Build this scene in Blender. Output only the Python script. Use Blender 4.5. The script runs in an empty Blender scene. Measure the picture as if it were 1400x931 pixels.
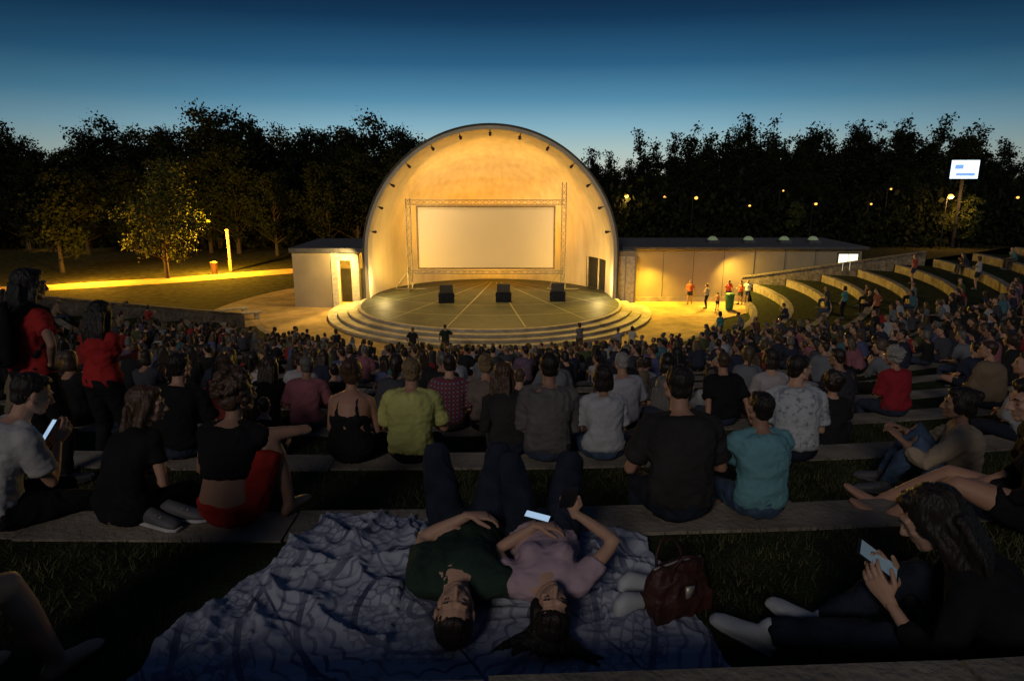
import bpy, math, random, time
import numpy as np
from mathutils import Vector, Matrix, noise
T0=time.time()
scene=bpy.context.scene
scene.view_settings.view_transform='Standard'
scene.view_settings.look='None'
scene.view_settings.exposure=0
random.seed(5); rng=np.random.default_rng(5)
rad=math.radians
CX,CY=-1.4,44.0

# ------------------------------------------------------------ materials
def newmat(name):
    m=bpy.data.materials.new(name); m.use_nodes=True
    nt=m.node_tree; b=nt.nodes['Principled BSDF']
    return m,nt,b
def mat(name,col,rough=.8,var=.25,scale=5,bump=0,bscale=40,metal=0,spec=.3,emit=None,estr=0,objcol=False,stretch=None,stain=0):
    m,nt,b=newmat(name); N=nt.nodes; L=nt.links
    b.inputs['Roughness'].default_value=rough; b.inputs['Metallic'].default_value=metal
    b.inputs['Specular IOR Level'].default_value=spec
    tc=N.new('ShaderNodeTexCoord'); src=tc.outputs['Object']
    if stretch:
        mp=N.new('ShaderNodeMapping'); mp.inputs['Scale'].default_value=stretch
        L.new(src,mp.inputs['Vector']); src=mp.outputs['Vector']
    nz=N.new('ShaderNodeTexNoise'); nz.inputs['Scale'].default_value=scale; nz.inputs['Detail'].default_value=6
    L.new(src,nz.inputs['Vector'])
    mr=N.new('ShaderNodeMapRange'); mr.inputs['From Min'].default_value=.3; mr.inputs['From Max'].default_value=.7
    mr.inputs['To Min'].default_value=1-var; mr.inputs['To Max'].default_value=1+var
    L.new(nz.outputs['Fac'],mr.inputs['Value'])
    fac=mr.outputs['Result']
    if stain:
        n3=N.new('ShaderNodeTexNoise'); n3.inputs['Scale'].default_value=stain; n3.inputs['Detail'].default_value=8; n3.inputs['Roughness'].default_value=.7
        L.new(tc.outputs['Object'],n3.inputs['Vector']); m3=N.new('ShaderNodeMapRange'); m3.inputs['From Min'].default_value=.35; m3.inputs['From Max'].default_value=.6; m3.inputs['To Min'].default_value=.55; m3.inputs['To Max'].default_value=1.05
        L.new(n3.outputs['Fac'],m3.inputs['Value']); mm=N.new('ShaderNodeMath'); mm.operation='MULTIPLY'; L.new(fac,mm.inputs[0]); L.new(m3.outputs['Result'],mm.inputs[1]); fac=mm.outputs[0]
    vm=N.new('ShaderNodeVectorMath'); vm.operation='SCALE'
    L.new(fac,vm.inputs['Scale'])
    if objcol:
        oi=N.new('ShaderNodeObjectInfo'); L.new(oi.outputs['Color'],vm.inputs[0])
    else: vm.inputs[0].default_value=col[:3]
    L.new(vm.outputs['Vector'],b.inputs['Base Color'])
    if bump>0:
        n2=N.new('ShaderNodeTexNoise'); n2.inputs['Scale'].default_value=bscale; n2.inputs['Detail'].default_value=5
        L.new(src,n2.inputs['Vector'])
        bp=N.new('ShaderNodeBump'); bp.inputs['Strength'].default_value=bump; bp.inputs['Distance'].default_value=.02
        L.new(n2.outputs['Fac'],bp.inputs['Height']); L.new(bp.outputs['Normal'],b.inputs['Normal'])
    if emit:
        b.inputs['Emission Color'].default_value=(*emit,1); b.inputs['Emission Strength'].default_value=estr
    return m
def ramp_random(name,cols,rough=.8,bump=.3,bscale=60,stretch=None,spec=.3):
    m,nt,b=newmat(name); N=nt.nodes; L=nt.links
    oi=N.new('ShaderNodeObjectInfo'); cr=N.new('ShaderNodeValToRGB'); cr.color_ramp.interpolation='CONSTANT'
    e=cr.color_ramp.elements
    while len(e)<len(cols): e.new(.5)
    for i,c in enumerate(cols):
        e[i].position=i/len(cols); e[i].color=(*c,1)
    L.new(oi.outputs['Random'],cr.inputs['Fac']); L.new(cr.outputs['Color'],b.inputs['Base Color'])
    b.inputs['Roughness'].default_value=rough; b.inputs['Specular IOR Level'].default_value=spec
    tc=N.new('ShaderNodeTexCoord'); mp=N.new('ShaderNodeMapping'); mp.inputs['Scale'].default_value=stretch or (1,1,1)
    n2=N.new('ShaderNodeTexNoise'); n2.inputs['Scale'].default_value=bscale
    L.new(tc.outputs['Object'],mp.inputs['Vector']); L.new(mp.outputs['Vector'],n2.inputs['Vector'])
    bp=N.new('ShaderNodeBump'); bp.inputs['Strength'].default_value=bump; bp.inputs['Distance'].default_value=.01
    L.new(n2.outputs['Fac'],bp.inputs['Height']); L.new(bp.outputs['Normal'],b.inputs['Normal'])
    return m

M_skin=ramp_random('skin',[(.40,.22,.15),(.34,.18,.12),(.44,.26,.18),(.27,.15,.1)],rough=.55,bump=.1,bscale=80)
M_shirt=mat('shirt_cloth',(1,1,1),rough=.95,var=.12,scale=6,bump=.5,bscale=14,objcol=True,spec=.1)
M_pants=ramp_random('trouser_cloth',[(.02,.025,.04),(.03,.04,.07),(.012,.012,.014),(.06,.05,.04),(.04,.055,.09)],rough=.95,bump=.3,bscale=30,spec=.1)
M_hair=ramp_random('hair',[(.02,.012,.008),(.035,.02,.012),(.012,.009,.008),(.05,.03,.016),(.07,.045,.026),(.02,.014,.01),(.012,.009,.008),(.02,.013,.01),(.1,.095,.09)],rough=.5,bump=.9,bscale=45,stretch=(1,1,.15),spec=.4)
M_shoe=mat('shoe_leather',(.08,.08,.085),rough=.6)
M_shoew=mat('sneaker_white',(.36,.38,.41),rough=.6)
M_eye=mat('eye_dark',(.02,.015,.012),rough=.15,spec=.6)
M_black=mat('black_cloth',(.012,.012,.014),rough=.95,bump=.4,bscale=14,spec=.1)
M_char=mat('charcoal_cloth',(.028,.026,.026),rough=.95,bump=.4,bscale=14,spec=.1)
M_red=mat('red_cloth',(.30,.02,.02),rough=.9,bump=.4,bscale=14,spec=.1)
M_dred=mat('dark_red_cloth',(.28,.02,.015),rough=.9,bump=.4,bscale=14,spec=.1)
M_denim=mat('denim',(.05,.08,.14),rough=.95,var=.35,scale=9,bump=.4,bscale=60,spec=.1)
M_ddenim=mat('dark_denim',(.016,.02,.032),rough=.95,var=.35,scale=9,bump=.4,bscale=60,spec=.1)
M_greent=mat('dark_green_cloth',(.022,.04,.03),rough=.95,bump=.5,bscale=14,spec=.1)
M_hairb=mat('brown_hair',(.06,.03,.016),rough=.45,bump=.8,bscale=50,stretch=(1,1,.15),spec=.4)
M_haird=mat('dark_hair',(.016,.011,.009),rough=.5,bump=.8,bscale=50,stretch=(1,1,.15),spec=.3)
M_hairg=mat('grey_hair',(.26,.25,.24),rough=.6,bump=.8,bscale=50,spec=.3)
M_hairblond=mat('sandy_hair',(.17,.11,.055),rough=.5,bump=.8,bscale=50,spec=.3)
M_phone=mat('phone_body',(.02,.02,.022),rough=.3)
M_pscreen=mat('phone_screen',(.3,.4,.5),rough=.2,emit=(.5,.72,1),estr=.65)
M_pdim=mat('phone_screen_dim',(.06,.08,.09),rough=.15,emit=(.5,.7,.85),estr=.10)

def plaid():
    m,nt,b=newmat('plaid_cloth'); N=nt.nodes;L=nt.links
    tc=N.new('ShaderNodeTexCoord')
    w1=N.new('ShaderNodeTexWave'); w1.inputs['Scale'].default_value=7; w1.bands_direction='X'
    w2=N.new('ShaderNodeTexWave'); w2.inputs['Scale'].default_value=7; w2.bands_direction='Z'
    L.new(tc.outputs['Object'],w1.inputs['Vector']);L.new(tc.outputs['Object'],w2.inputs['Vector'])
    ad=N.new('ShaderNodeMath'); L.new(w1.outputs['Fac'],ad.inputs[0]);L.new(w2.outputs['Fac'],ad.inputs[1])
    cr=N.new('ShaderNodeValToRGB'); e=cr.color_ramp.elements
    e[0].position=.3; e[0].color=(.2,.03,.04,1); e[1].position=1; e[1].color=(.25,.22,.25,1); x=e.new(.6); x.color=(.04,.03,.06,1)
    dv=N.new('ShaderNodeMath'); dv.operation='MULTIPLY'; dv.inputs[1].default_value=.5; L.new(ad.outputs[0],dv.inputs[0])
    L.new(dv.outputs[0],cr.inputs['Fac']); L.new(cr.outputs['Color'],b.inputs['Base Color']); b.inputs['Roughness'].default_value=.95
    return m
M_plaid=plaid()
def printed():
    m,nt,b=newmat('printed_cloth'); N=nt.nodes;L=nt.links
    tc=N.new('ShaderNodeTexCoord'); v=N.new('ShaderNodeTexNoise'); v.inputs['Scale'].default_value=22; v.inputs['Detail'].default_value=5; v.inputs['Roughness'].default_value=.7
    L.new(tc.outputs['Object'],v.inputs['Vector'])
    cr=N.new('ShaderNodeValToRGB'); e=cr.color_ramp.elements
    e[0].position=.38; e[0].color=(.16,.18,.22,1); e[1].position=.47; e[1].color=(.38,.40,.43,1)
    L.new(v.outputs['Fac'],cr.inputs['Fac']); L.new(cr.outputs['Color'],b.inputs['Base Color']); b.inputs['Roughness'].default_value=.95
    return m
M_print=printed()

# ------------------------------------------------------------ mesh helpers
def A(*a): return np.array(a,float)
def nrm(v):
    v=np.asarray(v,float); l=np.linalg.norm(v); return v/l if l>1e-9 else v
def perp(d):
    a=A(0,0,1) if abs(d[2])<.8 else A(1,0,0)
    u=nrm(np.cross(d,a)); return u,nrm(np.cross(d,u))
def loft(secs,n=14,capk=1.0):
    rings=[]
    def sec(c,u,v,s=1): 
        return [c+u*s*math.cos(2*math.pi*i/n)+v*s*math.sin(2*math.pi*i/n) for i in range(n)]
    c,u,v=secs[0]; d=nrm(secs[0][0]-secs[1][0]); h=min(np.linalg.norm(u),np.linalg.norm(v))*capk
    pole0=c+d*h; rings.append(sec(c+d*h*.72,u,v,.7))
    for s in secs: rings.append(sec(*s))
    c,u,v=secs[-1]; d=nrm(secs[-1][0]-secs[-2][0]); h=min(np.linalg.norm(u),np.linalg.norm(v))*capk
    rings.append(sec(c+d*h*.72,u,v,.7)); pole1=c+d*h
    V=[p for r in rings for p in r]; F=[]
    m=len(rings)
    for i in range(m-1):
        for j in range(n):
            F.append((i*n+j,i*n+(j+1)%n,(i+1)*n+(j+1)%n,(i+1)*n+j))
    a=len(V); V.append(pole0); V.append(pole1)
    for j in range(n):
        F.append((a,(j+1)%n,j)); F.append((a+1,(m-1)*n+j,(m-1)*n+(j+1)%n))
    return V,F
def limb(pts,rs,n=12,flat=None,capk=1):
    secs=[]; u0=None
    for i,p in enumerate(pts):
        a=pts[max(i-1,0)]; b=pts[min(i+1,len(pts)-1)]
        d=nrm(b-a)
        if u0 is None: u,v=perp(d)
        else:
            u=nrm(u0-d*np.dot(u0,d)); v=nrm(np.cross(d,u))
        u0=u; secs.append((p,u*rs[i],v*rs[i]))
    return loft(secs,n,capk)
def ell(c,ax,n=14,m=9):
    V=[];F=[]
    for i in range(m+1):
        t=math.pi*i/m
        for j in range(n):
            p=2*math.pi*j/n
            V.append(c+ax[0]*math.sin(t)*math.cos(p)+ax[1]*math.sin(t)*math.sin(p)+ax[2]*math.cos(t))
    for i in range(m):
        for j in range(n): F.append((i*n+j,i*n+(j+1)%n,(i+1)*n+(j+1)%n,(i+1)*n+j))
    return V,F
def merge(parts):
    V=[];F=[]
    for v,f in parts:
        o=len(V); V.extend(v); F.extend([tuple(i+o for i in q) for q in f])
    return V,F
def remesh(parts,voxel,smooth=3):
    V,F=merge(parts)
    me=bpy.data.meshes.new('t'); me.from_pydata([tuple(v) for v in V],[],F)
    ob=bpy.data.objects.new('t',me); scene.collection.objects.link(ob)
    md=ob.modifiers.new('r','REMESH'); md.mode='VOXEL'; md.voxel_size=voxel
    if smooth:
        s=ob.modifiers.new('s','SMOOTH'); s.iterations=smooth; s.factor=.5
    dg=bpy.context.evaluated_depsgraph_get(); ev=ob.evaluated_get(dg); m2=ev.to_mesh()
    nv=len(m2.vertices); co=np.empty(nv*3); m2.vertices.foreach_get('co',co); co=co.reshape(-1,3)
    no=np.empty(nv*3); m2.vertices.foreach_get('normal',no); no=no.reshape(-1,3)
    li=np.empty(len(m2.loops),int); m2.loops.foreach_get('vertex_index',li)
    F2=li.reshape(-1,4).tolist() if len(li)==4*len(m2.polygons) else [tuple(p.vertices) for p in m2.polygons]
    ev.to_mesh_clear(); bpy.data.objects.remove(ob); bpy.data.meshes.remove(me)
    return co,F2,no
def folds(co,no,amp,freq,seed=0,stretch=(1,1,1)):
    out=co.copy()
    for i in range(len(co)):
        p=co[i]
        q=Vector((p[0]*freq*stretch[0]+seed*7.3,p[1]*freq*stretch[1],p[2]*freq*stretch[2]))
        w=noise.noise(q*.5)*1.5
        val=1-2*abs(noise.noise(q+Vector((w,w,w))))-.5
        out[i]=p+no[i]*amp*val
    return out
def build(name,pieces,mats,smooth=True):
    V=[];F=[];MI=[]
    for co,f,mi in pieces:
        o=len(V); V.extend([tuple(c) for c in co]); F.extend([tuple(i+o for i in q) for q in f]); MI.extend([mi]*len(f))
    me=bpy.data.meshes.new(name); me.from_pydata(V,[],F)
    me.polygons.foreach_set('material_index',MI)
    me.polygons.foreach_set('use_smooth',[smooth]*len(F))
    for m in mats: me.materials.append(m)
    me.update(); return me
def add(name,me,loc=(0,0,0),rz=0,parent=None,scale=1,color=None,rot=None):
    ob=bpy.data.objects.new(name,me); scene.collection.objects.link(ob)
    ob.location=loc; ob.rotation_euler=rot if rot else (0,0,rz); ob.scale=(scale,)*3
    if color: ob.color=(*color,1)
    if parent: ob.parent=parent
    return ob
def empty(name,loc=(0,0,0)):
    e=bpy.data.objects.new(name,None); scene.collection.objects.link(e); e.location=loc; e.empty_display_size=.2; return e
def boxp(x0,x1,y0,y1,z0,z1):
    V=[A(x,y,z) for z in (z0,z1) for y in (y0,y1) for x in (x0,x1)]
    F=[(0,1,3,2),(4,6,7,5),(0,4,5,1),(2,3,7,6),(0,2,6,4),(1,5,7,3)]
    return V,[tuple(reversed(f)) for f in F]
def meshobj(name,parts_m,mats,loc=(0,0,0),rz=0,parent=None,smooth=False,bevel=0,rot=None):
    me=build(name,[(v,f,mi) for (v,f),mi in parts_m],mats,smooth)
    ob=add(name,me,loc,rz,parent,rot=rot)
    if bevel:
        b=ob.modifiers.new('b','BEVEL'); b.width=bevel; b.segments=2; b.limit_method='ANGLE'
    return ob

# ------------------------------------------------------------ people
def ik(a,t,l1,l2,pole):
    d=t-a; L=np.linalg.norm(d); dr=nrm(d); L=min(max(L,abs(l1-l2)+.03),l1+l2-.004)
    x=(l1*l1-l2*l2+L*L)/(2*L); h=math.sqrt(max(l1*l1-x*x,0))
    p=pole-dr*np.dot(pole,dr); p=nrm(p)
    return a+dr*x+p*h, a+dr*L
def hand_parts(w,d,n,side,curl,segn=8):
    d=nrm(d); n=nrm(n-d*np.dot(n,d)); s=nrm(np.cross(d,n))*side
    P=[]
    P.append(loft([(w-d*.02,s*.024,n*.018),(w+d*.02,s*.031,n*.017),(w+d*.055,s*.04,n*.015),(w+d*.09,s*.04,n*.012)],segn+2,.5))
    lens=[.072,.08,.075,.06]; off=[.03,.011,-.009,-.028]
    for i in range(4):
        a=rad(curl*(1+.12*i)); p=w+d*(.088-.004*abs(i-1))+s*off[i]
        pts=[p-d*.015]; q=p; ang=0
        pts.append(q)
        dd=nrm(d+s*off[i]*3)
        for kf,fr in enumerate((.45,.3,.25)):
            ang+=a*(.8 if kf==0 else 1)
            q=q+(dd*math.cos(ang)+n*math.sin(ang))*lens[i]*fr; pts.append(q)
        P.append(limb(pts,[.0095,.0095,.0085,.0078,.0065],segn))
    tb=w+d*.022+s*.026
    td=nrm(d*.7+s*.7+n*.25); td2=nrm(d*.95+s*.25+n*.4)
    P.append(limb([tb-s*.01,tb+td*.035,tb+td*.035+td2*.032,tb+td*.035+td2*.055],[.014,.012,.010,.008],segn))
    return P
def yp(yaw,pitch,roll=0):
    y=rad(yaw);p=rad(pitch)
    f=A(math.sin(y)*math.cos(p),math.cos(y)*math.cos(p),math.sin(p))
    r=A(math.cos(y),-math.sin(y),0); u=nrm(np.cross(r,f))
    rr=rad(roll); u2=u*math.cos(rr)+r*math.sin(rr)
    return f,u2
LOD_HI=dict(body=.013,head=.0055,hair=.0085,hand=.0042)
LOD_MID=dict(body=.018,head=.0085,hair=.011,hand=0)
LOD_LO=dict(body=.028,head=.013,hair=.018,hand=0)
def person(name,st,ps,lod,seed=0):
    g=st.get('g','m'); f=1 if g=='f' else 0
    sk=[]; shirt=[]; pants=[]; shoes=[]; hands=[]; head=[]; hair=[]
    P=ps['pelvis']; td=nrm(ps['trunk']); fr=ps['front']; fr=nrm(fr-td*np.dot(fr,td)); rt=nrm(np.cross(fr,td))
    TL=.49-.02*f; N=P+td*TL; M=P+td*TL*.5-fr*ps.get('slouch',.03)*2+rt*ps.get('sidebend',0)
    tw=rad(ps.get('twist',0)); rs=rt*math.cos(tw)+fr*math.sin(-tw)
    def sp(t): return P*(1-t)**2+M*2*t*(1-t)+N*t*t if t>=0 else P+td*TL*t
    def frame(t):
        d=nrm(sp(min(t+.05,1.05) if t<1 else 1)-sp(max(t-.05,-.2))) if t>=0 else td
        r=nrm(rt*(1-min(max(t,0),1))+rs*min(max(t,0),1)); r=nrm(r-d*np.dot(r,d)); return r,nrm(np.cross(d,r))
    fat=st.get('fat',0)
    if f: prof=[(-.16,.12,.09),(-.02,.172,.12),(.12,.178,.12),(.28,.15,.105),(.42,.132,.095),(.6,.145,.105),(.78,.158,.108),(.9,.14,.088),(1.0,.07,.06)]
    else: prof=[(-.16,.12,.09),(-.02,.165,.12),(.12,.168,.12),(.28,.155,.112),(.42,.15,.108),(.6,.165,.118),(.78,.182,.122),(.9,.165,.1),(1.0,.08,.068)]
    def torso(t0,t1,infl):
        S=[]
        for t,w,dp in prof:
            if t<t0-1e-6 or t>t1+1e-6: continue
            r,b=frame(t); k=1+fat*(1-abs(t-.3)) 
            S.append((sp(t),r*(w*k+infl),b*(dp*k+infl)))
        return loft(S,18,.35)
    sw=.168-.02*f
    sh={}; el={}; wr={}; kn={}; an={}
    hd=nrm(ps['hdir']); hu=nrm(ps['hup']-hd*np.dot(ps['hup'],hd)); hr=nrm(np.cross(hd,hu))
    HC=N+td*.04+hu*.125+hd*.025
    def H(x,y,z): return HC+hr*x+hd*y+hu*z
    sk.append(torso(-.2,1.05,0))
    neckb=N-td*.05; 
    neck=limb([neckb,N+td*.03,H(0,-.02,-.06)],[.06-.01*f,.054-.009*f,.052-.008*f],12); sk.append(neck); head.append(limb([N+td*.02,H(0,-.015,-.05)],[.054-.009*f,.052-.008*f],12))
    for s,nm in ((1,'r'),(-1,'l')):
        S=N-td*.065+rs*s*sw
        sk.append(limb([N-td*.015,(N-td*.02+S)/2+td*.004,S],[.05,.05,.052-.008*f],12))
        e,w=ik(S,ps['w'+nm],.285-.02*f,.25-.015*f,ps.get('ep'+nm,A(s*.6,-.5,-.6)))
        sh[nm]=S;el[nm]=e;wr[nm]=w
        k=1-.14*f
        sk.append(limb([S,S*.65+e*.35,S*.2+e*.8,e,e*.7+w*.3,w*.85+e*.15,w],[.052*k,.047*k,.038*k,.036*k,.038*k,.027*k,.025*k],12))
        hd_=ps.get('hd'+nm,nrm(w-e)); hn=ps.get('hn'+nm,A(0,0,-1))
        hands.append(hand_parts(w,hd_,hn,s,ps.get('curl'+nm,ps.get('curl',22)),8 if lod['hand'] else 5))
        hip=P+rt*s*.09
        kp=ps.get('kp'+nm,A(s*.15,.5,1))
        kj,aj=ik(hip,ps['a'+nm],.42,.41,kp); kn[nm]=kj; an[nm]=aj
        th=[.088,.083,.068,.057,.056,.05,.036]
        sk.append(limb([hip,hip*.7+kj*.3,hip*.25+kj*.75,kj,kj*.7+aj*.3,kj*.45+aj*.55,aj],[x*(1-.03*f) for x in th],12))
        fd=nrm(ps.get('fd'+nm,A(s*.15,1,0))); fu=ps.get('fu'+nm,A(0,0,1)); fu=nrm(fu-fd*np.dot(fu,fd)); fs=np.cross(fd,fu)
        def foot(sc):
            S=[]
            for t,wd,ht in ((-.055,.026,.03),(-.02,.034,.042),(.05,.037,.038),(.11,.043,.027),(.16,.042,.021),(.195,.028,.015)):
                S.append((aj+fd*t-fu*(.08-ht),fs*(wd*sc),fu*(ht*sc)))
            return loft(S,12,.5)
        if st.get('shoe','shoe')=='bare': sk.append(foot(1))
        else:
            shoes.append(foot(1.1)); shoes.append(limb([aj+fu*.02,aj-fu*.03],[.04,.044],10))
            shoes.append(loft([(aj+fd*-.06-fu*.078,fs*.033,fu*.01),(aj+fd*.06-fu*.078,fs*.042,fu*.01),(aj+fd*.16-fu*.078,fs*.048,fu*.01),(aj+fd*.205-fu*.078,fs*.03,fu*.01)],10,.5))
        lw=st.get('sleeve',.6); inf=st.get('loose',.013)
        if lw>0 and st.get('top','tee')!='halter':
            shirt.append(limb([N-td*.03,(N-td*.02+S)/2+td*.002,S],[.052+inf*.6,.053+inf*.7,.055+inf],12))
            if lw<=1:
                ee=S*(1-lw)+e*lw; shirt.append(limb([S,(S+ee)/2,ee],[.055*k+inf,.052*k+inf,.048*k+inf*1.4],12,capk=.15))
            else:
                ww=e*(2-lw)+w*(lw-1); shirt.append(limb([S,(S+e)/2,e,(e+ww)/2,ww],[.055*k+inf,.047*k+inf,.041*k+inf,.041*k+inf,.032*k+inf],12,capk=.15))
        pl=st.get('leg',1.95); pin=st.get('pinf',.012)
        if pl<=1:
            kk=hip*(1-pl)+kj*pl; pants.append(limb([hip,(hip+kk)/2,kk],[.09+pin,.085+pin,.078+pin],12,capk=.15))
        else:
            q=kj*(2-pl)+aj*(pl-1)
            pants.append(limb([hip,hip*.5+kj*.5,kj,kj*.6+q*.4,q],[.09+pin,.08+pin,.06+pin,.056+pin,.042+pin],12,capk=.15))
    if f:
        for s in (1,-1):
            r,b=frame(.66); c=sp(.66)+r*s*.07
            fv=nrm(np.cross(td,rs)); 
            if np.dot(fv,fr)<0: fv=-fv
            c=c+fv*.085; q=ell(c,(A(.055,0,0),A(0,.055,0),A(0,0,.055))); sk.append(q)
            shirt.append(ell(c,(A(.066,0,0),A(0,.066,0),A(0,0,.066))))
    inf=st.get('loose',.013)
    top=st.get('top','tee')
    if top=='tee': shirt.append(torso(-.02,.95,inf))
    elif top=='crop': shirt.append(torso(.4,.95,inf))
    elif top=='halter': shirt.append(torso(.0,.62,.01)); 
    pants.append(torso(-.2,st.get('waist',.14),.012))
    if top=='halter':
        for s in (1,-1):
            bk=nrm(np.cross(rs,td)); 
            if np.dot(bk,fr)>0: bk=-bk
            r,b=frame(.75)
            shirt.append(limb([sp(.55)+r*s*.09+bk*.1,sp(.75)+r*s*.08+bk*.113,sp(.88)+r*s*.075+bk*.1,N-td*.02+r*s*.075+bk*.045,N-td*.03+r*s*.075-bk*.05],[.012]*5,6))
    R=lambda a,b,c:(hr*a,hd*b,hu*c)
    head+= [ell(H(0,-.015,.032),R(.074,.094,.084)),ell(H(0,.03,-.025),R(.06,.062,.08)),ell(H(0,.06,-.088),R(.028,.028,.024)),
      limb([H(-.055,.0,-.05),H(-.03,.05,-.082)],[.024,.02],8),limb([H(.055,.0,-.05),H(.03,.05,-.082)],[.024,.02],8),
      limb([H(0,.086,.012),H(0,.1,-.012),H(0,.11,-.032)],[.008,.010,.0125],8),ell(H(-.011,.096,-.036),R(.009,.011,.008)),ell(H(.011,.096,-.036),R(.009,.011,.008)),
      limb([H(-.045,.07,.022),H(-.02,.083,.026),H(0,.082,.02),H(.02,.083,.026),H(.045,.07,.022)],[.011,.012,.01,.012,.011],8),
      ell(H(-.037,.063,-.022),R(.02,.018,.015)),ell(H(.037,.063,-.022),R(.02,.018,.015)),
      limb([H(-.022,.08,-.058),H(0,.089,-.054),H(.022,.08,-.058)],[.005,.0075,.005],6),limb([H(-.018,.08,-.066),H(0,.087,-.067),H(.018,.08,-.066)],[.005,.0085,.005],6),
      ell(H(-.077,-.008,-.004),R(.009,.018,.03)),ell(H(.077,-.008,-.004),R(.009,.018,.03)),
      ell(H(-.031,.069,.002),R(.015,.013,.011)),ell(H(.031,.069,.002),R(.015,.013,.011))]
    eyes=merge([limb([H(s*.031-.013,.078,-.001),H(s*.031,.0835,-.004),H(s*.031+.013,.078,-.001)],[.002,.003,.002],6) for s in (1,-1)]+[limb([H(s*.031-.018,.079,.022),H(s*.031,.0925,.028),H(s*.031+.018,.079,.024)],[.002,.004,.002],6) for s in (1,-1)])
    hs=st.get('hair','short')
    if hs in('short','bald'):
        t=.0 if hs=='short' else -.008
        hair+=[ell(H(0,-.026,.042),R(.08+t,.094+t,.083+t)),ell(H(0,-.06,-.015),R(.064,.042,.058)),ell(H(0,.03,.088),R(.055,.045,.026))]
    else:
        hair+=[ell(H(0,-.026,.042),R(.086,.1,.088)),ell(H(0,-.055,-.02),R(.076,.055,.07)),ell(H(-.07,.0,.0),R(.02,.045,.06)),ell(H(.07,.0,.0),R(.02,.045,.06)),ell(H(0,.035,.088),R(.058,.045,.03))]
    hf=ps.get('hairfall',None)
    if hs=='long':
        dn=-hu*.7-td*.5 if hf is None else nrm(hf); dn=nrm(dn)
        bk=-hd
        if hf is None: secs=[H(0,-.05,.02),H(0,-.075,-.05),H(0,-.085,-.05)+dn*.1,H(0,-.085,-.05)+dn*.2,H(0,-.08,-.05)+dn*.28]
        else: secs=[H(0,-.05,.02),H(0,-.065,.04)+dn*.04,H(0,-.08,.04)+dn*.07,H(0,-.09,.04)+dn*.11]
        ww=[.08,.09,.095,.085,.05] if hf is None else [.08,.11,.12,.08]
        hair.append(loft([(c,hr*w,bk*w*(.48 if hf is None else .3)) for c,w in zip(secs,ww)],14,.5))
        if hf is None:
            for s in (1,-1): hair.append(limb([H(s*.07,.0,.0),H(s*.085,-.02,-.08),H(s*.085,-.03,-.08)+dn*.1,H(s*.07,-.04,-.08)+dn*.17],[.025,.028,.026,.015],8))
            for q in range(7):
                x=(q-3)*.026; l=random.uniform(.26,.34); hair.append(limb([H(x,-.1,.0),H(x*1.15,-.115,-.05)+dn*.12,H(x*1.1+random.uniform(-.012,.012),-.1,-.05)+dn*l],[.02,.019,.006],6))
        else:
            for q in range(13):
                x=(q-6)*.022; hair.append(limb([H(x*.6,-.07,.06),H(x*1.4,-.095,.05)+dn*.07,H(x*2.2+random.uniform(-.03,.03),-.1,.04)+dn*random.uniform(.09,.16)],[.02,.015,.004],6))
    elif hs=='bob':
        hair.append(loft([(H(0,-.04,.02),hr*.085,hd*.07),(H(0,-.05,-.05),hr*.092,hd*.062),(H(0,-.05,-.1),hr*.085,hd*.05)],14,.4))
    elif hs=='bun':
        hair.append(ell(H(0,-.1,.075),R(.04,.04,.04)))
    elif hs=='pony':
        hair.append(limb([H(0,-.1,.04),H(0,-.135,.0),H(0,-.13,-.1),H(0,-.12,-.19)],[.022,.03,.028,.012],10))
    elif hs=='curly':
        for i in range(60):
            a=random.uniform(0,6.28); z=random.uniform(-.5,1)
            x=math.cos(a)*math.sqrt(max(0,1-z*z)); y=math.sin(a)*math.sqrt(max(0,1-z*z))
            if y>.45 and z<.6: continue
            rr_=random.uniform(.013,.024)
            hair.append(ell(H(x*.093,-.03+y*.108,.045+z*.1),R(rr_,rr_,rr_),8,6))
    pcs=[]
    v,fc,no=remesh(sk,lod['body'],3); pcs.append((v,fc,0))
    v,fc,no=remesh(head,lod['head'],2); pcs.append((v,fc,0))
    v,fc,no=remesh(hair,lod['hair'],2)
    if lod['hair']<.012 :
        v=folds(v,no,.008 if hs=='curly' else .006,40,seed,(1,1,.25 if hs!='curly' else 1))
    pcs.append((v,fc,3))
    v,fc=eyes; pcs.append((v,fc,5))
    if shirt:
        v,fc,no=remesh(shirt,lod['body'],4)
        if lod['body']<.02:
            v=folds(v,no,.012,6,seed,(1,1,1.5)); v=folds(v,no,.006,16,seed+1,(1,1,1.8))
        else: v=folds(v,no,.016,6,seed)
        pcs.append((v,fc,1))
    v,fc,no=remesh(pants,lod['body'],3)
    v=folds(v,no,.010,9,seed+3); pcs.append((v,fc,2))
    if shoes:
        v,fc,no=remesh(shoes,max(lod['body']*.6,.008),1); pcs.append((v,fc,4))
    for hp in hands:
        if lod['hand']: v,fc,no=remesh(hp,lod['hand'],1)
        else: v,fc=merge(hp)
        pcs.append((v,fc,0))
    mats=[st.get('m_skin',M_skin),st.get('m_shirt',M_shirt),st.get('m_pants',M_pants),st.get('m_hair',M_hair),st.get('m_shoe',M_shoe),M_eye]
    me=build(name,pcs,mats)
    return me
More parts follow.
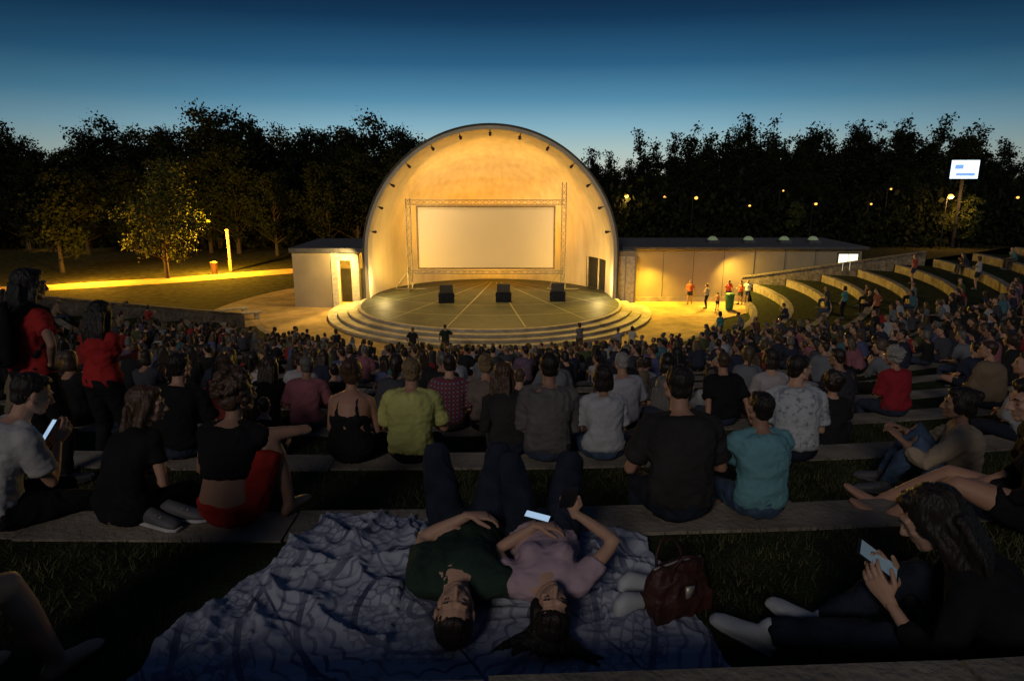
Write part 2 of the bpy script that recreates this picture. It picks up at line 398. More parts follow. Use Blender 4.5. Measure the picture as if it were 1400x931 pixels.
def seat(lean=18,slouch=.035,side=0,twist=0,hy=0,hp=-8,roll=0,arms='knees',kind='kerb',spread=.12,**kw):
    l=rad(lean); s=rad(side)
    tr=nrm(A(math.sin(s),math.sin(l),math.cos(l)))
    d=dict(pelvis=A(0,0,.105),trunk=tr,front=A(0,math.cos(l),-math.sin(l)),slouch=slouch,twist=twist)
    d['hdir'],d['hup']=yp(hy,hp,roll)
    zz=-.37 if kind=='kerb' else .085
    yy=.44 if kind=='kerb' else .42
    d['ar']=A(spread,yy,zz); d['al']=A(-spread,yy-.03,zz)
    if kind=='cross':
        d['ar']=A(-.08,.28,.06); d['al']=A(.1,.33,.06); d['kpr']=A(1,.3,.25); d['kpl']=A(-1,.3,.25); d['fdr']=A(-1,.3,0); d['fdl']=A(1,.3,0)
    kz=.2 if kind=='kerb' else (.42 if kind=='ground' else .2)
    if arms=='knees': d['wr']=A(spread+.02,.33,kz+.03); d['wl']=A(-spread-.02,.33,kz+.03)
    elif arms=='lap': d['wr']=A(.05,.26,kz+.02 if kind!='ground' else .26); d['wl']=A(-.05,.27,kz+.03 if kind!='ground' else .27)
    elif arms=='back': d['wr']=A(.27,-.2,.06); d['wl']=A(-.27,-.2,.06); d['hdr']=A(.3,-1,0); d['hdl']=A(-.3,-1,0); d['epr']=A(.5,-1,.1); d['epl']=A(-.5,-1,.1)
    elif arms=='phone':
        d['wr']=A(.05,.34,.4); d['wl']=A(-.05,.34,.4); d['hnr']=A(-1,0,.2); d['hnl']=A(1,0,.2); d['hdr']=A(-.1,.5,.6); d['hdl']=A(.1,.5,.6)
    elif arms=='hug': d['wr']=A(-.06,.42,.3); d['wl']=A(.06,.43,.28); d['hnr']=A(0,-1,0); d['hnl']=A(0,-1,0)
    elif arms=='chin': d['wr']=A(.05,.22,.42); d['wl']=A(-.1,.3,.23); d['hdr']=A(0,.1,1); d['hnr']=A(0,-1,0)
    d.update(kw); return d
def stand(lean=2,hy=0,hp=-5,arms='down',**kw):
    l=rad(lean); d=dict(pelvis=A(0,0,.9),trunk=A(0,math.sin(l),math.cos(l)),front=A(0,1,0),slouch=.01)
    d['hdir'],d['hup']=yp(hy,hp)
    d['ar']=A(.11,.04,.085); d['al']=A(-.12,-.04,.085); d['kpr']=A(.05,1,0); d['kpl']=A(-.05,1,0)
    d['wr']=A(.27,.08,.86); d['wl']=A(-.27,.06,.86); d['hnr']=A(-1,0,0); d['hnl']=A(1,0,0); d['hdr']=A(0,.15,-1); d['hdl']=A(0,.15,-1)
    if arms=='fold': d['wr']=A(-.08,.23,1.12); d['wl']=A(.1,.25,1.1); d['hdr']=A(-1,0,.1); d['hdl']=A(1,0,.1); d['hnr']=A(0,-1,0); d['hnl']=A(0,-1,0)
    if arms=='hip': d['wr']=A(.2,.02,.98); d['hdr']=A(-.3,.8,-.3); d['epr']=A(1,-.4,0)
    if arms=='point': d['wr']=A(.62,.25,1.3); d['hdr']=A(1,.3,0); d['hnr']=A(0,0,-1)
    d.update(kw); return d

# terraces geometry
DR=1.87; DZ=.45
RK={k:40.45-DR*k for k in range(0,15)}; ZK={k:-1.85-DZ*k for k in range(0,15)}
RK[-1]=42.33; ZK[-1]=-1.40; RK[-2]=45.2; ZK[-2]=-.95
ZP=-8.6
def edgeY(k,x): return CY-math.sqrt(RK[k]**2-(x-CX)**2)
def rowpos(k,x,back=.16): return (x,edgeY(k,x)-back,ZK[k])
def faceyaw(x,y): return math.atan2(-(CX-x),(CY-y))

PERS=[]
def hero(name,st,ps,pos,yaw,scale=1,lod=LOD_HI,color=(.3,.3,.3),seed=0):
    me=person(name,st,ps,lod,seed)
    PERS.append((pos[0],pos[1]))
    return add(name,me,pos,rad(yaw),scale=scale,color=color)
print('setup',time.time()-T0)
# ---- front row
hero('seated_woman',dict(g='f',hair='long',m_hair=M_hairb,m_shirt=M_black,m_pants=M_black,sleeve=.5),seat(lean=30,slouch=.06,twist=20,hy=62,hp=-5,arms='lap'),rowpos(0,-2.12),-12,.9,seed=1)
hero('seated_woman',dict(g='f',hair='curly',m_hair=M_hairb,m_shirt=M_black,m_pants=M_dred,top='crop',sleeve=.12,leg=.8,waist=.22,shoe='bare',pinf=.02),
     seat(lean=12,slouch=.05,hy=30,hp=-6,arms='knees',ar=A(.26,.16,.085),kpr=A(.45,.5,1),wr=A(.16,.30,.42),hdr=A(-.9,.5,-.1),epr=A(1,-.15,.3),al=A(-.15,.4,-.36)),rowpos(0,-1.52,.16),-8,.97,seed=2)
hero('seated_man',dict(hair='short',m_hair=M_haird,m_shirt=M_char,m_pants=M_ddenim,sleeve=.75,loose=.02,fat=.05),seat(lean=14,slouch=.045,hy=4,hp=-10,arms='knees'),rowpos(0,.93),2,.97,seed=3)
hero('seated_boy',dict(hair='short',m_hair=M_haird,m_pants=M_denim,sleeve=.8,loose=.022),seat(lean=10,slouch=.04,hy=-6,hp=0,arms='hug'),rowpos(0,1.38),4,.80,color=(.12,.27,.31),seed=4)
hero('seated_man',dict(hair='short',m_hair=M_haird,m_pants=M_black,sleeve=.7,loose=.02),seat(lean=22,slouch=.05,hy=5,hp=-22,arms='phone'),rowpos(0,-2.80,.2),-38,.97,color=(.36,.34,.34),seed=5)
def lying(side,**kw):
    d=dict(pelvis=A(0,0,.12),trunk=A(0,-1,.03),front=A(0,0,1),slouch=.0)
    d['hdir'],d['hup']=nrm(A(.08*side,-.22,1)),A(0,-1,-.2)
    d['ar']=A(.1,.36,.085);d['al']=A(-.12,.34,.085); d['kpr']=A(.16,0,1); d['kpl']=A(-.18,0,1)
    d['wr']=A(.05,-.16,.28); d['wl']=A(-.07,-.13,.28); d['epr']=A(1,.1,-.5); d['epl']=A(-1,.1,-.5)
    d['hdr']=A(-1,.1,-.05); d['hdl']=A(1,.15,-.05); d['hnr']=A(0,0,-1); d['hnl']=A(0,0,-1)
    d.update(kw); return d
hero('lying_man',dict(hair='short',m_hair=M_haird,m_shirt=M_greent,m_pants=M_ddenim,sleeve=.7,loose=.014,m_shoe=M_shoe),lying(1,wl=A(.02,-.14,.3),wr=A(.34,.0,.05),epr=A(1,0,-.2),hdr=A(.3,1,0),hdl=A(1,.2,-.1)),(-.22,3.04,-1.835),-1,.98,seed=6)
lw=lying(-1,wl=A(-.04,-.12,.27),wr=A(.14,-.24,.40),epr=A(1,.0,-.3),hdr=A(-.3,.1,1),hnr=A(-.5,-.8,.2),curlr=38,hairfall=A(.1,-1,-.05),hdl=A(1,.1,-.1))
lw['hdir']=nrm(A(.2,-.15,1))
hero('lying_woman',dict(g='f',hair='long',m_hair=M_haird,m_pants=M_ddenim,sleeve=.5,loose=.012),lw,(.15,3.0,-1.835),0,.93,color=(.40,.29,.34),seed=7)
hero('seated_woman',dict(g='f',hair='long',m_hair=M_haird,m_shirt=M_black,m_pants=M_ddenim,sleeve=1.6,m_shoe=M_shoew),
     seat(lean=26,slouch=.06,hy=5,hp=-30,arms='phone',kind='ground',ar=A(.08,.62,.085),al=A(-.1,.80,.085),fdr=A(.1,.9,.35),fdl=A(-.2,.9,.4),wr=A(.05,.4,.36),wl=A(-.08,.4,.34)),(1.76,2.06,-1.85),60,1,seed=8)
hero('seated_woman',dict(g='f',hair='long',m_hair=M_haird,m_shirt=M_black,m_pants=M_black,sleeve=1.4,leg=.6,shoe='bare'),
     seat(lean=10,slouch=.05,hy=-20,hp=-10,arms='lap',ar=A(.1,.74,-.04),al=A(-.1,.7,-.04),fdr=A(0,.8,.6),fdl=A(0,.8,.6)),(2.80,3.3,-1.85),62,1,seed=9)
hero('seated_man',dict(hair='short',m_shirt=M_print,m_pants=M_ddenim,sleeve=.8,loose=.022,m_hair=M_haird),seat(lean=16,slouch=.05,twist=10,hy=60,hp=0,arms='lap'),rowpos(1,2.34,.3),-10,1,seed=10)
hero('seated_woman',dict(g='f',hair='bun',m_pants=M_denim,m_hair=M_haird,sleeve=1.6,loose=.025),seat(lean=-2,slouch=.05,hy=-8,hp=0,arms='knees',kind='ground',spread=.1),(3.15,4.55,-2.3),58,1,color=(.32,.25,.18),seed=11)
hero('seated_woman',dict(g='f',hair='long',m_hair=M_haird,m_shirt=M_black,m_pants=M_black,leg=.5,shoe='bare'),seat(lean=12,arms='lap',hy=10,ar=A(.16,.54,-.36),al=A(-.1,.42,-.36)),(-1.95,1.70,-1.4),-8,1.0,seed=12)
print('front',time.time()-T0)
# ---- second row
hero('seated_woman',dict(g='f',hair='bun',m_hair=M_hairb,m_shirt=M_black,m_pants=M_black,top='halter',fat=.12),seat(lean=10,slouch=.05,hy=-8,hp=-4,arms='lap'),rowpos(1,-1.32),-3,1,seed=13)
hero('seated_man',dict(hair='short',m_hair=M_hairblond,sleeve=.8,loose=.026,fat=.05),seat(lean=12,slouch=.05,hy=6,hp=-4,arms='knees'),rowpos(1,-.83),-2,.98,color=(.42,.42,.14),seed=14)
hero('seated_man',dict(hair='short',m_hair=M_haird,m_shirt=mat('grey_shirt',(.10,.09,.09),bump=.4,bscale=14),sleeve=1.5,loose=.024),seat(lean=10,slouch=.05,side=2,hy=8,hp=-6,arms='lap'),rowpos(1,.29),2,1.02,seed=15)
hero('seated_woman',dict(g='f',hair='long',m_hair=M_hairb,m_shirt=M_char,sleeve=1.5),seat(lean=22,slouch=.05,side=-6,hy=25,hp=-2,arms='lap'),rowpos(1,-.02,.05),2,.93,seed=16)
hero('seated_woman',dict(g='f',hair='bob',m_hair=M_haird,sleeve=.8,loose=.022,m_pants=M_denim),seat(lean=10,slouch=.05,hy=-6,hp=-4,arms='lap'),rowpos(1,.76),3,.92,color=(.34,.34,.37),seed=17)
hero('seated_man',dict(hair='short',m_hair=M_haird,m_shirt=M_black,sleeve=.8,loose=.025,fat=.08),seat(lean=14,slouch=.06,hy=12,hp=-4,arms='knees'),rowpos(1,-2.8,.1),-5,1,seed=18)
ow=hero('standing_woman',dict(g='f',hair='long',m_hair=M_haird,m_shirt=M_red,m_pants=M_black,sleeve=.5),stand(lean=4,hy=10,arms='hip'),(-3.50,4.8,-2.3),-25,1.0,seed=19)
hero('standing_woman',dict(g='f',hair='long',m_hair=M_haird,m_shirt=M_red,m_pants=M_black,sleeve=.5),stand(lean=4,hy=-10,hp=-15,arms='fold'),(-3.75,6.0,-2.75),-15,1.0,seed=20)
print('row2',time.time()-T0)
mid=[('seated_man',dict(hair='short',sleeve=.8,loose=.02),seat(hy=5),2,-2.28,(.28,.10,.12)),
 ('seated_woman',dict(g='f',hair='long',m_shirt=M_black,sleeve=.6),seat(lean=22,hy=10,arms='lap'),2,-2.72,(.1,.1,.1)),
 ('seated_woman',dict(g='f',hair='long',m_hair=M_hairb,sleeve=.6),seat(lean=12,hy=20,arms='lap'),2,-3.2,(.28,.05,.05)),
 ('seated_man',dict(hair='short',m_shirt=M_plaid,sleeve=.9,loose=.022),seat(hy=0,arms='lap'),2,-.70,(.4,.2,.2)),
 ('seated_woman',dict(g='f',hair='bun',m_hair=M_hairblond,m_shirt=mat('brown_blouse',(.14,.105,.09)),sleeve=.8),seat(lean=12,hy=12,arms='lap'),2,-.28,(.4,.2,.2)),
 ('seated_boy',dict(hair='short',sleeve=.8),seat(lean=10,hy=12),2,.08,(.2,.33,.38)),
 ('seated_man',dict(hair='short',m_hair=M_hairg,sleeve=.8,loose=.025,fat=.06),seat(lean=12,hy=-4,arms='knees'),2,1.24,(.29,.29,.33)),
 ('seated_woman',dict(g='f',hair='bob',sleeve=.8),seat(lean=14,hy=14,arms='lap'),2,1.75,(.05,.05,.06)),
 ('seated_man',dict(hair='short',m_shirt=M_black,sleeve=.8,loose=.025,fat=.06),seat(lean=12,hy=6,arms='back'),2,2.4,(.4,.2,.2)),
 ('seated_woman',dict(g='f',hair='bob',sleeve=.7),seat(lean=10,hy=-10,arms='lap'),2,2.95,(.32,.29,.31)),
 ('seated_woman',dict(g='f',hair='curly',m_hair=M_hairg,sleeve=.9,loose=.02),seat(lean=10,hy=-20,arms='lap'),2,4.5,(.25,.02,.03)),
 ('seated_man',dict(hair='short',sleeve=.8),seat(lean=12,hy=-20,arms='lap'),2,3.8,(.03,.03,.04)),
 ('seated_woman',dict(g='f',hair='pony',sleeve=.7),seat(lean=10,hy=10,arms='lap'),3,-3.6,(.36,.34,.36)),
 ('seated_man',dict(hair='short',sleeve=.8,loose=.022),seat(lean=12,hy=-10,arms='knees'),3,-2.95,(.34,.32,.34))]
for i,(nm,st,ps,k,x,c) in enumerate(mid):
    p=rowpos(k,x); s=.78 if 'boy' in nm else random.uniform(.93,1.0)
    hero(nm,st,ps,p,math.degrees(faceyaw(p[0],p[1]))*.8+random.uniform(-6,6),s,LOD_MID,c,seed=30+i)
print('mid',time.time()-T0)
KV=[];GV=[];SV=[]
hs_m=['short','short','short','bald']; hs_f=['long','bob','bun','pony','long','curly']
for i in range(12):
    g='f' if i%2 else 'm'
    st=dict(g=g,hair=random.choice(hs_f if g=='f' else hs_m),sleeve=random.choice([.6,.8,.8,1.6]),loose=random.uniform(.012,.026),fat=random.uniform(-.02,.12))
    KV.append(person('crowd_person',st,seat(lean=random.uniform(4,28),slouch=random.uniform(.02,.06),side=random.uniform(-7,7),twist=random.uniform(-20,20),hy=random.choice([-50,-20,-8,0,5,15,30,60]),hp=random.uniform(-14,4),roll=random.uniform(-8,8),arms=random.choice(['knees','lap','knees','phone','chin','lap'])),LOD_LO,i))
for i in range(8):
    g='f' if i%2 else 'm'
    st=dict(g=g,hair=random.choice(hs_f if g=='f' else hs_m),sleeve=random.choice([.6,.8,.8,1.6]),loose=random.uniform(.012,.026),fat=random.uniform(-.02,.12),leg=random.choice([.6,1.95,1.95]))
    kd=random.choice(['ground','cross'])
    GV.append(person('crowd_person',st,seat(lean=random.uniform(-8,22),slouch=random.uniform(.03,.06),side=random.uniform(-5,5),hy=random.choice([-40,-10,0,8,20,50]),hp=random.uniform(-12,4),arms=random.choice(['knees','lap','hug' if kd=='ground' else 'lap','back']),kind=kd),LOD_LO,i+20))
for i in range(6):
    g='f' if i%2 else 'm'
    st=dict(g=g,hair=random.choice(hs_f if g=='f' else hs_m),sleeve=.7,loose=.02,leg=random.choice([.7,1.95]))
    SV.append(person('standing_person',st,stand(hy=random.uniform(-50,50),arms=['down','fold','hip','down','point','fold'][i]),LOD_LO,i+40))
print('variants',time.time()-T0)
dim_pal=[(.018,.018,.02)]*13+[(.025,.03,.05)]*5+[(.05,.05,.06)]*6+[(.27,.27,.29)]*3+[(.13,.14,.16)]*3+[(.22,.025,.025)]*2+[(.22,.09,.11),(.05,.12,.15),(.16,.12,.08),(.06,.075,.035),(.07,.08,.17),(.12,.08,.12),(.045,.035,.03),(.1,.05,.035)]  # shirt tones darkened so the far crowd looks less lit

# ------------------------------------------------------------ terraces
M_kerb=mat('weathered_concrete',(.23,.195,.155),rough=.95,var=.3,scale=3,bump=.6,bscale=30,stain=1.3)
M_grass=mat('lawn',(.026,.032,.013),rough=1,var=.5,scale=4,bump=.8,bscale=60,spec=.05)
M_soil=mat('dry_lawn',(.045,.042,.016),rough=1,var=.5,scale=2,bump=.5,bscale=30,spec=.05)
M_stone=mat('rubble_stone',(.2,.17,.13),rough=.95,var=.4,scale=6,bump=1,bscale=9,stain=2)
rd0=nrm(A(.898,-.439,0))[:2]; rp0=np.array([17.3,3.0]); ld0=nrm(A(-6,-6.5,0))[:2]; lp0=np.array([-13.4,-7.0])
def hit(p,d,r):
    b=np.dot(p,d); c=np.dot(p,p)-r*r; t=-b+math.sqrt(max(b*b-c,0)); return p+d*t
def az_r(r):
    if r<17.56: return rad(np.interp(r,[14.2,16.4,17.56],[-24,-9,2]))
    q=hit(rp0,rd0,r); return math.atan2(q[1],q[0])
def az_l(r):
    q=hit(lp0,ld0,max(r,15.12)); a=math.atan2(q[1],q[0]); return a if a<0 else a-2*math.pi
ks=list(range(-2,15))
kerbparts=[];grassV=[];grassF=[]
def P3(r,a,z): return A(CX+r*math.cos(a),CY+r*math.sin(a),z)
for k in ks:
    r0=RK[k]; r1=RK[k-1] if k-1 in RK else 80; z=ZK[k]; zb=ZK[k+1] if k+1 in ZK else ZP
    aL,aR=az_l(r0+.5),az_r(r0+.5)
    blk=1.4; n=int((aR-aL)*r0/blk)
    for i in range(n):
        a0=aL+(aR-aL)*i/n; a1=aL+(aR-aL)*(i+1)/n; g=.007/r0
        dz=random.uniform(-.008,.008); dr=random.uniform(-.010,.010)
        V=[];
        for rr in (r0+dr,r0+.33+dr):
            for aa in (a0+g,a1-g):
                for zz in (zb-.12,z+dz): V.append(P3(rr,aa,zz))
        f0=[P3(r0+dr,a0+g,z+dz-.02),P3(r0+dr,a1-g,z+dz-.02)]
        f1=[P3(r0+dr+.02,a0+g,z+dz),P3(r0+dr+.02,a1-g,z+dz)]
        b0,b1=V[0],V[2]; t0,t1=V[5],V[7]; c0,c1=V[4],V[6]
        VV=[b0,b1,f0[0],f0[1],f1[0],f1[1],t0,t1,c0,c1]
        FF=[(0,1,3,2),(2,3,5,4),(4,5,7,6),(6,7,9,8),(0,2,4,6,8),(1,9,7,5,3)]
        kerbparts.append((VV,FF))
    n=120
    base=len(grassV)
    for i in range(n+1):
        t=i/n
        for rr in (r0+.31,r1+.05):
            l=az_l(min(rr,60)); r=az_r(min(rr,60)); grassV.append(P3(rr,l+(r-l)*t,z-.012))
    for i in range(n): grassF.append((base+2*i,base+2*i+1,base+2*i+3,base+2*i+2))
    for azf in (az_l,az_r):
        b=len(grassV)
        pa=P3(r0,azf(r0+.3),z-.012); pb=P3(min(r1,60),azf(min(r1,60)),z-.012)
        grassV+= [pa,pb,A(pb[0],pb[1],ZP-.2),A(pa[0],pa[1],ZP-.2)]; grassF.append((b,b+1,b+2,b+3))
V,F=merge(kerbparts)
meshobj('terrace_kerb',[((V,F),0)],[M_kerb])
meshobj('terrace_lawn',[((grassV,grassF),0)],[M_grass])
def lvl(r): return -8.15+(r-14.27)/DR*DZ
def endwall(name,p,d,t0,t1,out,h=.42,w=.4):
    parts=[]; n=26
    for i in range(n):
        a=t0+(t1-t0)*i/n; b=t0+(t1-t0)*(i+1)/n-.012
        V=[]
        for t in (a,b):
            q=p+d*t; r=np.linalg.norm(q); zt=lvl(r)+h+random.uniform(-.02,.02)
            for o in (0,w):
                for zz in (ZP-.3,zt): V.append(A(CX+q[0]+out[0]*o,CY+q[1]+out[1]*o,zz))
        parts.append((V,[(0,1,5,4),(2,6,7,3),(1,3,7,5),(0,4,6,2),(0,2,3,1),(4,5,7,6)]))
        V=[]
        for t in (a,b):
            q=p+d*t; r=np.linalg.norm(q); zt=lvl(r)+h+.03
            for o in (-.06,w+.06):
                for zz in (zt,zt+.08): V.append(A(CX+q[0]+out[0]*o,CY+q[1]+out[1]*o,zz))
        parts.append((V,[(0,1,5,4),(2,6,7,3),(1,3,7,5),(0,4,6,2),(0,2,3,1),(4,5,7,6)]))
    meshobj(name,[(merge(parts),0)],[M_stone])
ro=np.array([-rd0[1],rd0[0]]); lo=np.array([ld0[1],-ld0[0]])
endwall('stone_retaining_wall',rp0,rd0,0,10.8,ro)
endwall('stone_retaining_wall',lp0,ld0,0,14,lo)
def bank(name,p,d,out):
    V=[];F=[];n=40
    for i in range(n+1):
        t=48*i/n; q=p+d*t; r=np.linalg.norm(q); zt=min(lvl(r),-.96)
        V.append(A(CX+q[0]+out[0]*.1,CY+q[1]+out[1]*.1,zt-.02)); w=2+ (zt-ZP)*1.6
        V.append(A(CX+q[0]+out[0]*w*.5,CY+q[1]+out[1]*w*.5,(zt+ZP)/2+.1)); V.append(A(CX+q[0]+out[0]*w,CY+q[1]+out[1]*w,ZP-.1))
    for i in range(n):
        for j in (0,1): F.append((3*i+j,3*i+j+1,3*i+j+4,3*i+j+3))
    meshobj(name,[((V,F),0)],[M_soil],smooth=True)
bank('grass_embankment',rp0,rd0,ro); bank('grass_embankment',lp0,ld0,lo)
meshobj('ground',[(([A(-1500,-300,ZP-.03),A(1500,-300,ZP-.03),A(1500,1500,ZP-.03),A(-1500,1500,ZP-.03)],[(0,1,2,3)]),0)],[M_soil])
def disc(r,z,a0=0,a1=2*math.pi,n=96,cx=CX,cy=CY):
    V=[A(cx,cy,z)]+[A(cx+r*math.cos(a0+(a1-a0)*i/n),cy+r*math.sin(a0+(a1-a0)*i/n),z) for i in range(n+1)]
    return V,[(0,i+1,i+2) for i in range(n)]
M_sand=mat('compacted_gravel',(.40,.27,.11),rough=.95,var=.22,scale=1.2,bump=.5,bscale=30,stain=.5)
meshobj('plaza_paving',[(disc(18.2,ZP),0)],[M_sand])
pp=[(-70,43),(-50,49),(-37,53),(-28,57.5),(-21,62.5),(-12,68),(-4,70)]
V=[];F=[]
M_path=mat('park_path',(.46,.29,.10),rough=.95,var=.2,scale=2,bump=.3)
for i,(x,y) in enumerate(pp):
    a=pp[max(i-1,0)];b=pp[min(i+1,len(pp)-1)]; d=nrm(A(b[0]-a[0],b[1]-a[1],0)); o=A(-d[1],d[0],0)*1.7
    V+= [A(x,y,ZP)+o,A(x,y,ZP)-o]
F=[(2*i,2*i+1,2*i+3,2*i+2) for i in range(len(pp)-1)]
meshobj('park_path',[((V,F),0)],[M_path])

# ------------------------------------------------------------ stage
M_conc=mat('pale_concrete',(.46,.40,.28),rough=.85,var=.15,scale=1.5,bump=.3,bscale=20,stain=.8)
M_deck=mat('stage_deck',(.055,.062,.04),rough=.6,var=.2,scale=2,bump=.2,stain=.6)
M_line=mat('deck_joint',(.32,.29,.18),rough=.7)
stage=empty('stage')
SY=45.8; SR=8.1; SZ=-5.27
def sector(r,z0,z1,a0,a1,n=110):
    top=disc(r,z1,a0,a1,n); V=list(top[0]); F=list(top[1]); b=len(V)
    for i in range(n+1):
        a=a0+(a1-a0)*i/n; V.append(A(CX+r*math.cos(a),CY+r*math.sin(a),z0)); V.append(A(CX+r*math.cos(a),CY+r*math.sin(a),z1))
    F+= [(b+2*i,b+2*i+2,b+2*i+3,b+2*i+1) for i in range(n)]
    return V,F
for i,(r,z) in enumerate([(10.3,-8.45),(9.7,-8.30),(9.1,-8.15)]):
    meshobj('step_%d'%(i+1),[(sector(r,ZP-.05,z,rad(174),rad(366)),0),(sector(r+.03,z-.05,z+.002,rad(174),rad(366)),0)],[M_conc],parent=stage)
meshobj('deck_base',[(sector(8.5,ZP-.05,-8.0,rad(168),rad(372)),0)],[M_conc],parent=stage)
meshobj('apse_floor',[(disc(SR+.02,-7.999,0,2*math.pi,96,CX,SY),0)],[M_deck],parent=stage)
meshobj('deck',[(disc(8.3,-7.995),0)],[M_deck],parent=stage)
lp=[]
src=np.array([0,9.5])
for a in (-62,-48,-34,-20,-7,7,20,34,48,62):
    d=np.array([math.sin(rad(a)),-math.cos(rad(a))]); 
    b=np.dot(src,d); c=np.dot(src,src)-8.2**2; D=b*b-c
    if D<=0: continue
    t0=max(-b-math.sqrt(D),0)+.05; t1=-b+math.sqrt(D)-.05; o=np.array([d[1],-d[0]])*.035
    qs=[src+d*t0+o,src+d*t0-o,src+d*t1-o,src+d*t1+o]
    lp.append(([A(CX+q[0],CY+q[1],-7.990) for q in qs],[(0,1,2,3)]))
for rr in (11,14.2):
    V=[];n=60
    for i in range(n+1):
        a=rad(-50+100*i/n)
        for q in (rr,rr+.06): V.append(A(CX+src[0]+q*math.sin(a),CY+src[1]-q*math.cos(a),-7.986))
    F=[(2*i,2*i+1,2*i+3,2*i+2) for i in range(n) if math.hypot(V[2*i][0]-CX,V[2*i][1]-CY)<8.1 and math.hypot(V[2*i+2][0]-CX,V[2*i+2][1]-CY)<8.1]
    lp.append((V,F))
meshobj('deck_lines',[(merge(lp),0)],[M_line],parent=stage)  # thin pale radial and arc lines laid on the deck
def shellgrid(R,open_door=True,nt=90):
    rows=[('z',z) for z in (-8.6,-8.0,-7.3,-6.6,-5.75,SZ)]+[('e',rad(3*i)) for i in range(1,31)]
    V=[];F=[]
    for kind,q in rows:
        for i in range(nt+1):
            t=math.pi*i/nt
            if kind=='z': V.append(A(CX+R*math.cos(t),SY+R*math.sin(t),q))
            else: V.append(A(CX+R*math.cos(q)*math.cos(t),SY+R*math.cos(q)*math.sin(t),SZ+R*math.sin(q)))
    w=nt+1
    for j in range(len(rows)-1):
        for i in range(nt):
            if open_door and 1<=j<4 and (6<=i<16): continue
            F.append((j*w+i,j*w+i+1,(j+1)*w+i+1,(j+1)*w+i))
    return V,F
def archring(r0,r1,y0,y1,n=80,zb=ZP):
    def pt(i,r):
        if i==0: return (CX+r,zb)
        if i==n+2: return (CX-r,zb)
        a=math.pi*(i-1)/n; return (CX+r*math.cos(a),SZ+r*math.sin(a))
    V=[];F=[]
    for i in range(n+3):
        for r in (r0,r1):
            x,z=pt(i,r)
            for y in (y0,y1): V.append(A(x,y,z))
    for i in range(n+2):
        b=4*i; c=b+4
        F+= [(b,c,c+1,b+1),(b+2,b+3,c+3,c+2),(b,b+2,c+2,c),(b+1,c+1,c+3,b+3)]
    return V,F
def plaster():
    m,nt,b=newmat('shell_plaster'); N=nt.nodes;L=nt.links
    tc=N.new('ShaderNodeTexCoord')
    n1=N.new('ShaderNodeTexNoise'); n1.inputs['Scale'].default_value=.5; n1.inputs['Detail'].default_value=9; n1.inputs['Roughness'].default_value=.65; L.new(tc.outputs['Object'],n1.inputs['Vector'])
    mp=N.new('ShaderNodeMapping'); mp.inputs['Scale'].default_value=(2.5,2.5,.25); L.new(tc.outputs['Object'],mp.inputs['Vector'])
    n2=N.new('ShaderNodeTexNoise'); n2.inputs['Scale'].default_value=1; n2.inputs['Detail'].default_value=6; L.new(mp.outputs['Vector'],n2.inputs['Vector'])
    mu=N.new('ShaderNodeMath'); mu.operation='ADD'; L.new(n1.outputs['Fac'],mu.inputs[0]); L.new(n2.outputs['Fac'],mu.inputs[1])
    mr=N.new('ShaderNodeMapRange'); mr.inputs['From Min'].default_value=.75; mr.inputs['From Max'].default_value=1.2; mr.inputs['To Min'].default_value=.84; mr.inputs['To Max'].default_value=1.06; L.new(mu.outputs[0],mr.inputs['Value'])
    vm=N.new('ShaderNodeVectorMath'); vm.operation='SCALE'; vm.inputs[0].default_value=(.60,.51,.36); L.new(mr.outputs['Result'],vm.inputs['Scale']); L.new(vm.outputs['Vector'],b.inputs['Base Color'])
    b.inputs['Roughness'].default_value=.8; b.inputs['Specular IOR Level'].default_value=.25
    bp=N.new('ShaderNodeBump'); bp.inputs['Strength'].default_value=.12; bp.inputs['Distance'].default_value=.03; L.new(n1.outputs['Fac'],bp.inputs['Height']); L.new(bp.outputs['Normal'],b.inputs['Normal'])
    return m
M_shell=plaster()
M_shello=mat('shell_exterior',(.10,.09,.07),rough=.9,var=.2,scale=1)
M_dark=mat('dark_opening',(.03,.028,.025),rough=.8)
shell=empty('concert_shell')
meshobj('inner_dome',[(shellgrid(SR),0)],[M_shell],parent=shell,smooth=True)
meshobj('outer_dome',[(shellgrid(SR+.32,False),0)],[M_shello],parent=shell,smooth=True)
meshobj('arch_rim',[(archring(SR,SR+.24,SY-.75,SY+.002),0)],[M_shell],parent=shell)
meshobj('arch_edge',[(archring(SR+.242,SR+.36,SY-.80,SY+.3),0)],[M_shello],parent=shell)
V=[];F=[]
for i in range(11):
    t=math.pi*(6+i)/90
    for z in (-8.0,-5.75): V.append(A(CX+(SR+.28)*math.cos(t),SY+(SR+.28)*math.sin(t),z))
F=[(2*i,2*i+2,2*i+3,2*i+1) for i in range(10)]
meshobj('doorway_shade_sheet',[((V,F),0)],[M_dark],parent=shell)  # dark sheet: shade of the recess behind the doorway put into colour
dp=[]
for tt in (6,11,16):
    t=math.pi*tt/90; c=A(CX+(SR+.12)*math.cos(t),SY+(SR+.12)*math.sin(t),0)
    dp.append(limb([c+A(0,0,-8.0),c+A(0,0,-5.75)],[.06,.06],6))
meshobj('stage_door_frame',[(merge(dp),0)],[M_conc],parent=shell)
M_wing=mat('wing_concrete',(.36,.30,.20),rough=.9,var=.12,scale=.7,bump=.3,bscale=12)
M_roof=mat('roof_felt',(.10,.10,.105),rough=.9,var=.2)
M_pale=mat('pale_door',(.62,.56,.40),rough=.6)
lwg=empty('left_stage_wing')
meshobj('walls',[(boxp(-14.5,-12.0,45,52,ZP-.1,-4.95),0),(boxp(-12.0,-9.9,47.2,52,ZP-.1,-4.95),0)],[M_wing],parent=lwg)
meshobj('roof',[(boxp(-14.65,-9.8,44.85,52.1,-4.95,-4.65),0)],[M_roof],parent=lwg,bevel=.02)
